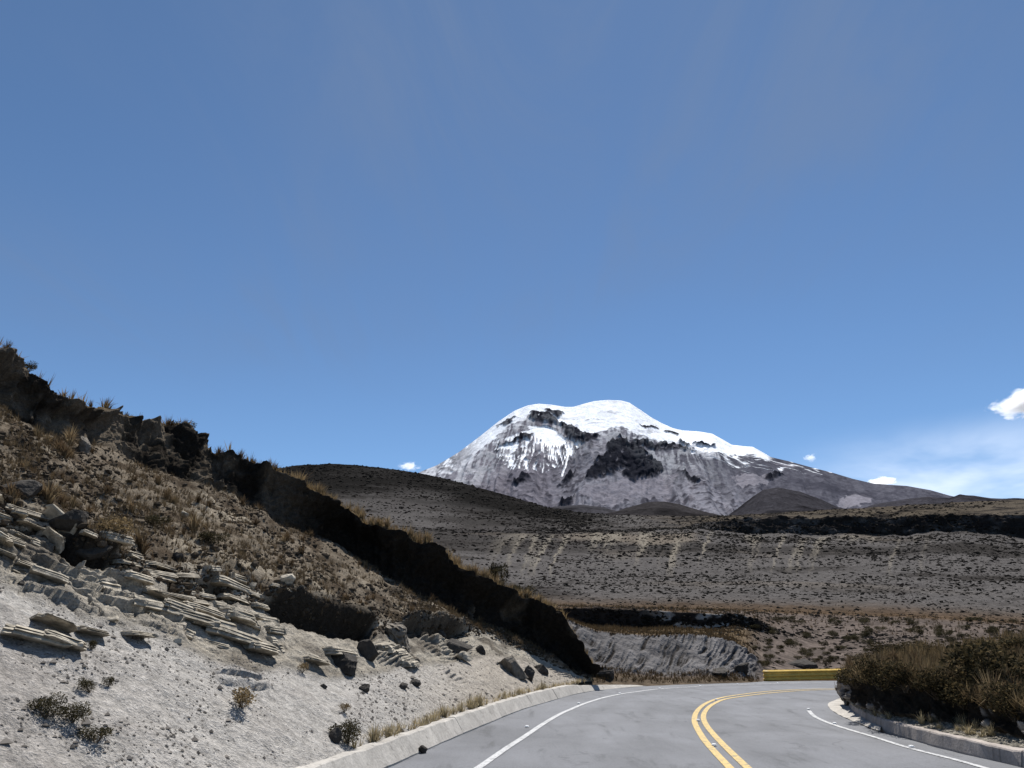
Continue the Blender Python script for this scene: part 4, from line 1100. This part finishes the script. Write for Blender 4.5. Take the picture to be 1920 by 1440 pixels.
def shrub_mesh(seed, leaves=900, c=(0.085, 0.075, 0.035), c2=(0.20, 0.155, 0.07), leaf=0.06, lob=6):
    """unit shrub: about 1 wide and 0.9 tall"""
    r = np.random.default_rng(seed)
    cen = np.c_[r.uniform(-.32, .32, lob), r.uniform(-.32, .32, lob), r.uniform(.25, .65, lob)]; rad = r.uniform(.16, .30, lob)
    k = r.integers(0, lob, leaves); d = r.normal(size=(leaves, 3)); d /= np.linalg.norm(d, axis=1, keepdims=True)
    P = cen[k] + d * (rad[k] * r.uniform(.55, 1.12, leaves))[:, None]
    P[:, 2] = np.maximum(P[:, 2], 0.02)
    u = r.normal(size=(leaves, 3)) + np.array([0, 0, .9]) + d * .6; u /= np.linalg.norm(u, axis=1, keepdims=True)
    v = np.cross(u, r.normal(size=(leaves, 3))); v /= np.linalg.norm(v, axis=1, keepdims=True)
    s = leaf * r.uniform(.6, 1.5, leaves)[:, None]
    V = np.stack([P - v * s * .22, P + u * s * .5 - v * s * .28, P + u * s, P + u * s * .5 + v * s * .28], 1).reshape(-1, 3)
    Fc = np.arange(leaves * 4).reshape(-1, 4)
    cc = np.where(r.random(leaves)[:, None] < .25, np.array(c2), np.array(c)) * r.uniform(.6, 1.4, (leaves, 1))
    fol = mesh_np('foliage', V, Fc, M_VEG, np.repeat(cc, 4, 0), smooth=False)
    SV = []; SF = []
    for q in range(lob * 2):
        t_ = cen[q % lob] + r.normal(0, .08, 3); b = np.array([r.uniform(-.06, .06), r.uniform(-.06, .06), -.05]); m = (b + t_) / 2 + r.normal(0, .05, 3)
        i = len(SV)
        for pt, rr in ((b, .016), (m, .011), (t_, .004)):
            for a in range(4): SV.append(pt + rr * np.array([math.cos(a * 1.57), math.sin(a * 1.57), 0]))
        for l in (0, 1):
            for a in range(4): SF.append((i + l * 4 + a, i + l * 4 + (a + 1) % 4, i + l * 4 + 4 + (a + 1) % 4, i + l * 4 + 4 + a))
    st = mesh_np('stem', np.array(SV), np.array(SF), M_STEM)
    return fol, st
GOLD, BROWN, PALE = (0.24, 0.18, 0.105), (0.135, 0.096, 0.056), (0.33, 0.275, 0.17)
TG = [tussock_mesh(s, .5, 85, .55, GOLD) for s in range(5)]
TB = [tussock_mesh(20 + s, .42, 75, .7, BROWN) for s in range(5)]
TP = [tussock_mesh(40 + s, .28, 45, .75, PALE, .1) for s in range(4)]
SH_D = [shrub_mesh(60 + s, 1500, (0.042, 0.038, 0.022), (0.10, 0.08, 0.04), .055) for s in range(4)]
SH_B = [shrub_mesh(80 + s, 800, (0.15, 0.11, 0.06), (0.26, 0.19, 0.10), .07) for s in range(3)]
SH_G = [shrub_mesh(90 + s, 2200, (0.034, 0.029, 0.016), (0.105, 0.078, 0.038), .052, 8) for s in range(4)]
rt = random.Random(5)
def tussock(lib, p, scale, label, group):
    o = obj('tussock', rt.choice(lib)); o.location = p - Vector((0, 0, .02)); s = scale * rt.uniform(.75, 1.25)
    o.scale = (s, s, s * rt.uniform(.85, 1.2)); o.rotation_euler = (rt.uniform(-.15, .15), rt.uniform(-.1, .2), rt.uniform(0, 6.28))
    return tag(o, label, 'grass tuft', group)
def shrub(lib, p, w, h, label, group=None, name='shrub'):
    f, st = rt.choice(lib)
    r = bpy.data.objects.new(name, None); link(r); r.location = p; r.scale = (w, w, h); r.rotation_euler = (0, 0, rt.uniform(0, 6.28))
    obj('foliage', f, r); obj('stem', st, r)
    return tag(r, label, 'shrub', group)
rowc = sum(nseg)
def crest_at(px, back=2):
    j = int(np.argmin(np.abs(BPX[rowc] - px))); return Vector(BP2[rowc + back, j])
# golden line of grass on the crest
for k in range(80):
    px = 545 + 500 * (k + rt.random()) / 80
    tussock(TG, crest_at(px, rt.choice([0, 1, 2, 3, 4, 5])), rt.uniform(.7, 1.15), 'golden tussock in the line of grass along the crest of the road cut', 'golden tussocks on the crest')
for px in [4, 10, 18, 236, 243, 300, 306, 316, 322, 330, 338, 345, 352, 410, 418, 450, 462, 475, 488, 515, 120, 170, 196]:
    tussock(TB, crest_at(px, rt.choice([0, 1, 2])), rt.uniform(.5, .9), 'brown tussock against the sky on the upper left crest of the road cut', 'tussocks on the skyline')
shrub(SH_D, crest_at(48, 2), .5, .42, 'dark shrub on the skyline at the top left corner of the bank')
shrub(SH_D, crest_at(8, 3), .55, .6, 'shrub on the crest at the far left edge of the photo')
shrub(SH_D, crest_at(341, 2), .9, .55, 'dark rounded shrub on the skyline above the black cliff')
shrub(SH_D, crest_at(938, 3), .95, 1.7, 'tall dark shrub standing alone on the crest beyond the golden grass')
shrub(SH_D, crest_at(982, 2), .9, .9, 'dark shrub right of the tall lone shrub on the crest')
# tussocks on the scrub slope
r2 = nseg[0] + nseg[1]; r3 = r2 + nseg[2]
done = 0
while done < 95:
    i = rt.randint(r2 + 2, r3 - 3); j = rt.randint(150, int(NC * .86)); px, py = BPX[i, j], BPY[i, j]
    if px < -5 or px > 900: continue
    if vnoise(np.array([px / 70]), np.array([py / 50]), np.array([0.]), 77)[0] < -0.15: continue
    tussock(TB if rt.random() < .75 else TG, Vector(BP2[i, j]), rt.uniform(.35, .8), 'dry brown tussock on the scrub slope below the dark cliff', 'tussocks on the scrub slope'); done += 1
# pale grass by the kerb
for k in range(28):
    px = rt.choice([rt.uniform(790, 900), rt.uniform(860, 1090), rt.uniform(640, 760)])
    j = int(np.argmin(np.abs(BPX[4] - px))); i = rt.randint(1, 9)
    tussock(TP, Vector(BP2[i, j]), rt.uniform(.6, 1.1), 'pale dry tuft of grass behind the left kerb', 'tufts behind the left kerb')
# single plants on the ash
def on_bank(px, py): return bank_at(px, py)[0]
shrub(SH_B, on_bank(452, 1325), .5, .3, 'spiky dry brown shrub alone on the pale ash slope')
shrub(SH_D, on_bank(85, 1345), .36, .26, 'larger dark shrub low on the ash at the bottom left')
shrub(SH_D, on_bank(135, 1352), .34, .24, 'dark shrub touching the larger one at the bottom left')
shrub(SH_D, on_bank(166, 1298), .24, .18, 'small dark shrub above the pair at the bottom left')
shrub(SH_D, on_bank(180, 1392), .34, .2, 'flat scrubby plant below the pair of dark shrubs')
shrub(SH_D, on_bank(171, 1218), .18, .17, 'tiny dark shrub on bare ash under the buried strata')
shrub(SH_D, on_bank(202, 1288), .14, .16, 'tiny round shrub on the ash in the lower left')
shrub(SH_D, on_bank(652, 1392), .48, .42, 'dark shrub growing beside the upright boulder near the kerb')
shrub(SH_B, on_bank(645, 1335), .2, .18, 'little brown plant on the ash above the dark shrub by the kerb')
shrub(SH_B, on_bank(566, 1262), .2, .22, 'little brown plant on the ash below the overhanging ledge')
shrub(SH_B, on_bank(205, 1010), .6, .5, 'orange brown bush beside the big dark earthy block')
shrub(SH_D, on_bank(395, 1020), .7, .4, 'grey green low bush in the middle of the scrub slope')
shrub(SH_D, on_bank(285, 985), .6, .3, 'flat green cushion plant on the scrub slope')

# right verge shrubs
RS = [(1606, 1285, 60, 62, 'dense dark shrub at the left end of the right verge above the kerb end'),
      (1650, 1285, 74, 74, 'dark shrub second from the left end of the right verge'),
      (1702, 1292, 80, 74, 'shrub with hanging grass third from the left end of the right verge'),
      (1756, 1305, 80, 70, 'dark shrub over the middle of the right kerb'),
      (1812, 1322, 92, 90, 'dark shrub over the right kerb left of the biggest bush'),
      (1842, 1300, 150, 130, 'biggest dark green bush of the right verge near the frame edge'),
      (1905, 1345, 90, 90, 'dark bush cut by the right frame edge above the kerb'),
      (1690, 1232, 90, 66, 'olive bush at the back of the right verge, tallest in the middle'),
      (1745, 1228, 80, 60, 'olive bush behind the hanging grass on the right verge'),
      (1640, 1245, 70, 48, 'low olive bush at the back left of the right verge'),
      (1800, 1232, 70, 50, 'low dark bush at the back of the verge left of the biggest bush'),
      (1905, 1225, 110, 70, 'dark bush high at the right frame edge behind the biggest bush'),
      (1880, 1262, 80, 60, 'olive bush between the biggest bush and the right frame edge')]
for (px, py, w_, h_, lab) in RS:
    p = verge_at(px, py); k = p.y / F
    shrub(SH_G, p - Vector((0, 0, .04)), w_ * k * 1.1, h_ * k * (.48 if py < 1265 else .78), lab, 'bushes on the right verge')
for k in range(100):
    px = rt.uniform(1592, 1915); i = rt.choice([rt.randint(52, 64), rt.randint(60, 110)])
    j = int(np.argmin(np.abs(RPX[i] - px)))
    tussock(TG if rt.random() < .3 else TB, Vector(RP2[i, j]) + Vector((0, 0, .03)), rt.uniform(.5, .95), 'dry tussock among the bushes of the right verge', 'tussocks on the right verge')
for k in range(22):
    px = rt.uniform(1640, 1915); i = rt.randint(6, 15); j = int(np.argmin(np.abs(RPX[i] - px)))
    tussock(TP, Vector(RP2[i, j]), rt.uniform(.5, .9), 'pale tuft of grass at the back of the right kerb', 'tufts behind the right kerb')
# low shrubs on the field behind the guardrail
done = 0; rowv = np.array(cnt).cumsum()
while done < 110:
    px = rt.uniform(1400, 1915); py = rt.uniform(1165, 1252)
    if py > 1225 - (px - 1590) * .05 and px > 1600: continue
    p = valley_at(px, py)
    if p.y < 39: continue
    s_ = rt.uniform(8, 24) * p.y / F
    shrub(SH_D, p - Vector((0, 0, .03)), s_, s_ * rt.uniform(.5, .8), 'small dark shrub on the pinkish field behind the guardrail', 'shrubs on the field behind the guardrail', 'low_shrub'); done += 1

# ------------------------------------------------------------------ what nobody could count
ico = bmesh.new(); bmesh.ops.create_icosphere(ico, subdivisions=1, radius=1.0)
IV = np.array([v.co[:] for v in ico.verts]); IF = np.array([[v.index for v in f.verts] for f in ico.faces]); ico.free()
OV = np.array([(1, 0, 0), (0, 1, 0), (-1, 0, 0), (0, -1, 0), (0, 0, 1), (0, 0, -.6)]); OF = np.array([(0, 1, 4), (1, 2, 4), (2, 3, 4), (3, 0, 4), (1, 0, 5), (2, 1, 5), (3, 2, 5), (0, 3, 5)])
def blobs(name, P, S, colr, mat, squash=0.7, jit=0.35, seed=0, label=None, cat=None, small=False):
    r = np.random.default_rng(seed); n = len(P)
    BV, BF = (OV * 1.15, OF) if small else (IV, IF); nv = len(BV)
    V = BV[None] * (1 + r.uniform(-jit, jit, (n, nv, 1))) * S[:, None, None] * np.array([1, 1, squash]) * r.uniform(.7, 1.3, (n, 1, 3)) + P[:, None]
    Fc = (BF[None] + (np.arange(n) * nv)[:, None, None]).reshape(-1, 3)
    c = colr * r.uniform(.55, 1.45, (n, 1)); c = np.repeat(c, nv, 0)
    o = obj(name, mesh_np(name, V.reshape(-1, 3), Fc, mat, c, smooth=False), kind='stuff')
    return tag(o, label, cat)
def tufts(name, P, S, colr, seed, nb=12, label=None, cat=None):
    r = np.random.default_rng(seed); n = len(P)
    a = r.uniform(0, 2 * np.pi, (n, nb)); l = np.abs(r.normal(0, .6, (n, nb)))
    d = np.stack([np.cos(a) * np.sin(l), np.sin(a) * np.sin(l), np.cos(l)], -1); sd = np.stack([-np.sin(a), np.cos(a), 0 * a], -1)
    h = S[:, None, None] * r.uniform(.5, 1.2, (n, nb, 1)); b = P[:, None] + d * np.array([1, 1, 0]) * h * .12
    w_ = sd * h * .045
    V = np.stack([b - w_, b + w_, b + d * h], 2).reshape(-1, 3)
    c = np.repeat((colr * r.uniform(.55, 1.4, (n, 1)))[:, None], nb * 3, 1).reshape(-1, 3)
    o = obj(name, mesh_np(name, V, np.arange(len(V)).reshape(-1, 3), M_VEG, c, smooth=False), kind='stuff')
    return tag(o, label, cat)
def pick(Pg, PXg, PYg, n, rows_, wfun, seed, x0=-20, x1=1940):
    r = np.random.default_rng(seed); out = []
    i = r.integers(rows_[0], rows_[1], n * 4); j = r.integers(1, Pg.shape[1] - 1, n * 4)
    ok = (PXg[i, j] > x0) & (PXg[i, j] < x1) & (PYg[i, j] < 1460) & (r.random(n * 4) < wfun(PXg[i, j], PYg[i, j]))
    i, j = i[ok][:n], j[ok][:n]
    fi, fj = r.random(len(i))[:, None], r.random(len(i))[:, None]
    return Pg[i, j] + fi * (Pg[i + 1, j] - Pg[i, j]) + fj * (Pg[i, j + 1] - Pg[i, j])
def cl(sx, sy, seed, lo, hi): return lambda x, y: sstep(fbm(x / sx, y / sy, x * 0, 3, seed), lo, hi)
one = lambda x, y: np.ones(x.shape)
M_BLOB = veg_mat('scrub_blob', 0.0)
P = pick(BP2, BPX, BPY, 4000, (2, nseg[0] - 4), cl(120, 60, 601, -.5, .5), 1)
blobs('pebbles', P, rng.lognormal(-4.55, .55, len(P)), np.array([0.20, 0.18, 0.16]), M_BLOB, .7, .3, 1, 'loose pebbles strewn over the pale ash slope', 'pebbles', True)
P = pick(BP2, BPX, BPY, 9500, (nseg[0] + 60, r3 - 2), cl(60, 40, 602, -.6, .3), 2)
blobs('earth_clods', P, np.minimum(rng.lognormal(-3.45, .5, len(P)), .085), np.array([0.075, 0.06, 0.045]), M_BLOB, .75, .4, 2, 'dark clods and stones over the scrub slope', 'clods')
P = pick(BP2, BPX, BPY, 5200, (r2 - 8, r3 - 1), cl(70, 45, 603, -.5, .3), 3)
tufts('dry_grass', P, rng.uniform(.06, .18, len(P)), np.array([0.13, 0.096, 0.058]), 3, 10, 'short dry grass covering the scrub slope', 'grass')
P = pick(BP2, BPX, BPY, 900, (rowc - 1, rowc + 14), lambda x, y: sstep(x, 300, 600) * .9 + .1, 4)
tufts('crest_grass', P, rng.uniform(.15, .45, len(P)), np.array([0.30, 0.215, 0.11]), 4, 14, 'short straw grass along the crest of the road cut', 'grass')
P = pick(BP2, BPX, BPY, 380, (1, 14), lambda x, y: sstep(x, 620, 860), 5)
tufts('verge_grass', P, rng.uniform(.05, .18, len(P)), np.array([0.38, 0.31, 0.19]), 5, 10, 'thin pale grass at the foot of the ash slope', 'grass')
P = pick(RP2, RPX, RPY, 3200, (52, 140), one, 6, x1=3200)
tufts('mound_grass', P, rng.uniform(.12, .4, len(P)), np.array([0.15, 0.11, 0.06]), 6, 12, 'dry grass over the right verge', 'grass')
P = pick(RP2, RPX, RPY, 700, (2, 16), one, 7)
blobs('verge_gravel', P, rng.lognormal(-4.0, .5, len(P)), np.array([0.30, 0.27, 0.22]), M_BLOB, .7, .3, 7, 'gravel between the right kerb and the bank', 'gravel')
def vrows(q0, q1): 
    u = VU[:, 0]; k = np.where((u >= q0) & (u < q1))[0]; return (int(k[0]), int(k[-1]))
sp = []
P = pick(VP2, VPX, VPY, 3000, vrows(2.0, 4.9), lambda x, y: sstep(x, 1000, 1060) * cl(60, 18, 611, -.45, .35)(x, y), 8)
S = P[:, 1] / F * np.random.default_rng(8).lognormal(1.0, .45, len(P)); sp.append((P, S))
P = pick(VP2, VPX, VPY, 16000, vrows(4.9, 6.9), lambda x, y: sstep(x, 620, 700) * np.clip(cl(90, 16, 612, -.85, .45)(x, y) * (.5 + .5 * sstep(x, 1250, 1650)), 0, 1), 9)
S = P[:, 1] / F * np.random.default_rng(9).lognormal(.30, .6, len(P)); sp.append((P, S))
P = pick(VP2, VPX, VPY, 12000, vrows(6.6, 9.0), lambda x, y: cl(110, 10, 613, -.8, .4)(x, y), 10)
S = P[:, 1] / F * np.random.default_rng(10).lognormal(.25, .5, len(P)); sp.append((P, S))
P = pick(VP2, VPX, VPY, 9000, vrows(7.9, 9.0), lambda x, y: (1 - sstep(x, 1050, 1150)) * sstep(x, 480, 520) * cl(60, 7, 614, -.7, .4)(x, y), 15, x1=1150)
S = P[:, 1] / F * np.random.default_rng(15).lognormal(.35, .5, len(P)); sp.append((P, S))
P = np.concatenate([a for a, b in sp]); S = np.concatenate([b for a, b in sp])
S = np.minimum(S, 4.2 * P[:, 1] / F)
bigm = S / (P[:, 1] / F) > 1.9
blobs('scrub', P[bigm], S[bigm], np.array([0.022, 0.019, 0.016]), M_BLOB, .6, .4, 11, 'larger dark scrub clumps on the valley floor and far slopes', 'scrub')
blobs('fine_scrub', P[~bigm], S[~bigm], np.array([0.022, 0.019, 0.016]), M_BLOB, .6, .4, 16, 'fine dark scrub speckling the valley floor and far slopes', 'scrub', True)
P = np.concatenate([pick(VP2, VPX, VPY, 2600, vrows(1.95, 2.9), lambda x, y: sstep(x, 1020, 1060) * (1 - sstep(x, 1380, 1430)), 12), pick(VP2, VPX, VPY, 1500, vrows(3.95, 5.0), lambda x, y: sstep(x, 1000, 1030), 13), pick(VP2, VPX, VPY, 900, vrows(0.3, 1.1), lambda x, y: sstep(x, 1090, 1130) * (1 - sstep(x, 1410, 1430)), 14)])
tufts('terrace_grass', P, np.minimum(P[:, 1] / F * rng.uniform(3, 8, len(P)), .6), np.array([0.105, 0.072, 0.038]), 12, 12, 'brown grass fringing the terraces beyond the bend', 'grass')

# ------------------------------------------------------------------ labels that single out each plant of a row
def ordinal(n):
    w_ = ['', 'first', 'second', 'third', 'fourth', 'fifth', 'sixth', 'seventh', 'eighth', 'ninth', 'tenth', 'eleventh', 'twelfth', 'thirteenth', 'fourteenth', 'fifteenth', 'sixteenth', 'seventeenth', 'eighteenth', 'nineteenth']
    t_ = {2: 'twenti', 3: 'thirti', 4: 'forti', 5: 'fifti', 6: 'sixti', 7: 'seventi', 8: 'eighti', 9: 'nineti'}; c_ = {2: 'twenty', 3: 'thirty', 4: 'forty', 5: 'fifty', 6: 'sixty', 7: 'seventy', 8: 'eighty', 9: 'ninety'}
    if n < 20: return w_[n]
    return t_[n // 10] + 'eth' if n % 10 == 0 else c_[n // 10] + '-' + w_[n % 10]
ZONES = {
    'golden tussocks on the crest': ('golden crest tussock', [(650, 'beside the dark hilltop'), (780, 'above the scrub slope'), (925, 'left of the lone tall shrub'), (9999, 'right of the lone tall shrub')]),
    'tussocks on the skyline': ('brown skyline tussock', [(210, 'at the top left'), (400, 'above the black cliff'), (9999, 'nearest the far hill')]),
    'tussocks on the scrub slope': ('dry brown tussock', [(150, 'below the grey rock pillar'), (330, 'above the big slabs'), (500, 'mid slope above the ledges'), (650, 'on the scrub near the pale boulder'), (9999, 'on the scrub above the layered outcrop')]),
    'tufts behind the left kerb': ('pale dry tuft', [(800, 'behind the near left kerb'), (900, 'behind the middle left kerb'), (9999, 'behind the far left kerb')]),
    'tussocks on the right verge': ('dry tussock', [(1660, 'at the left end of the right verge'), (1750, 'over the dark face of the verge'), (1840, 'beside the biggest verge bush'), (9999, 'by the right frame edge')]),
    'tufts behind the right kerb': ('pale tuft', [(1780, 'behind the middle right kerb'), (9999, 'behind the near right kerb')]),
    'shrubs on the field behind the guardrail': ('small dark field shrub', [(1500, 'above the left half of the guardrail'), (1590, 'above the right half of the guardrail'), (1720, 'behind the left verge bushes'), (9999, 'far right behind the verge')])}
bpy.context.view_layer.update()
for gname, (base, zones) in ZONES.items():
    mem = [o for o in COL.objects if o.get('group') == gname]
    rows_ = sorted(((float(project(np.array(o.location[:]))[0]), o) for o in mem), key=lambda q: q[0])
    lo = -1e9
    for hi, ph in zones:
        zz = [o for x, o in rows_ if lo <= x < hi]; lo = hi
        for n_, o in enumerate(zz): o['label'] = '%s %s, %s from the left there' % (base, ph, ordinal(n_ + 1))
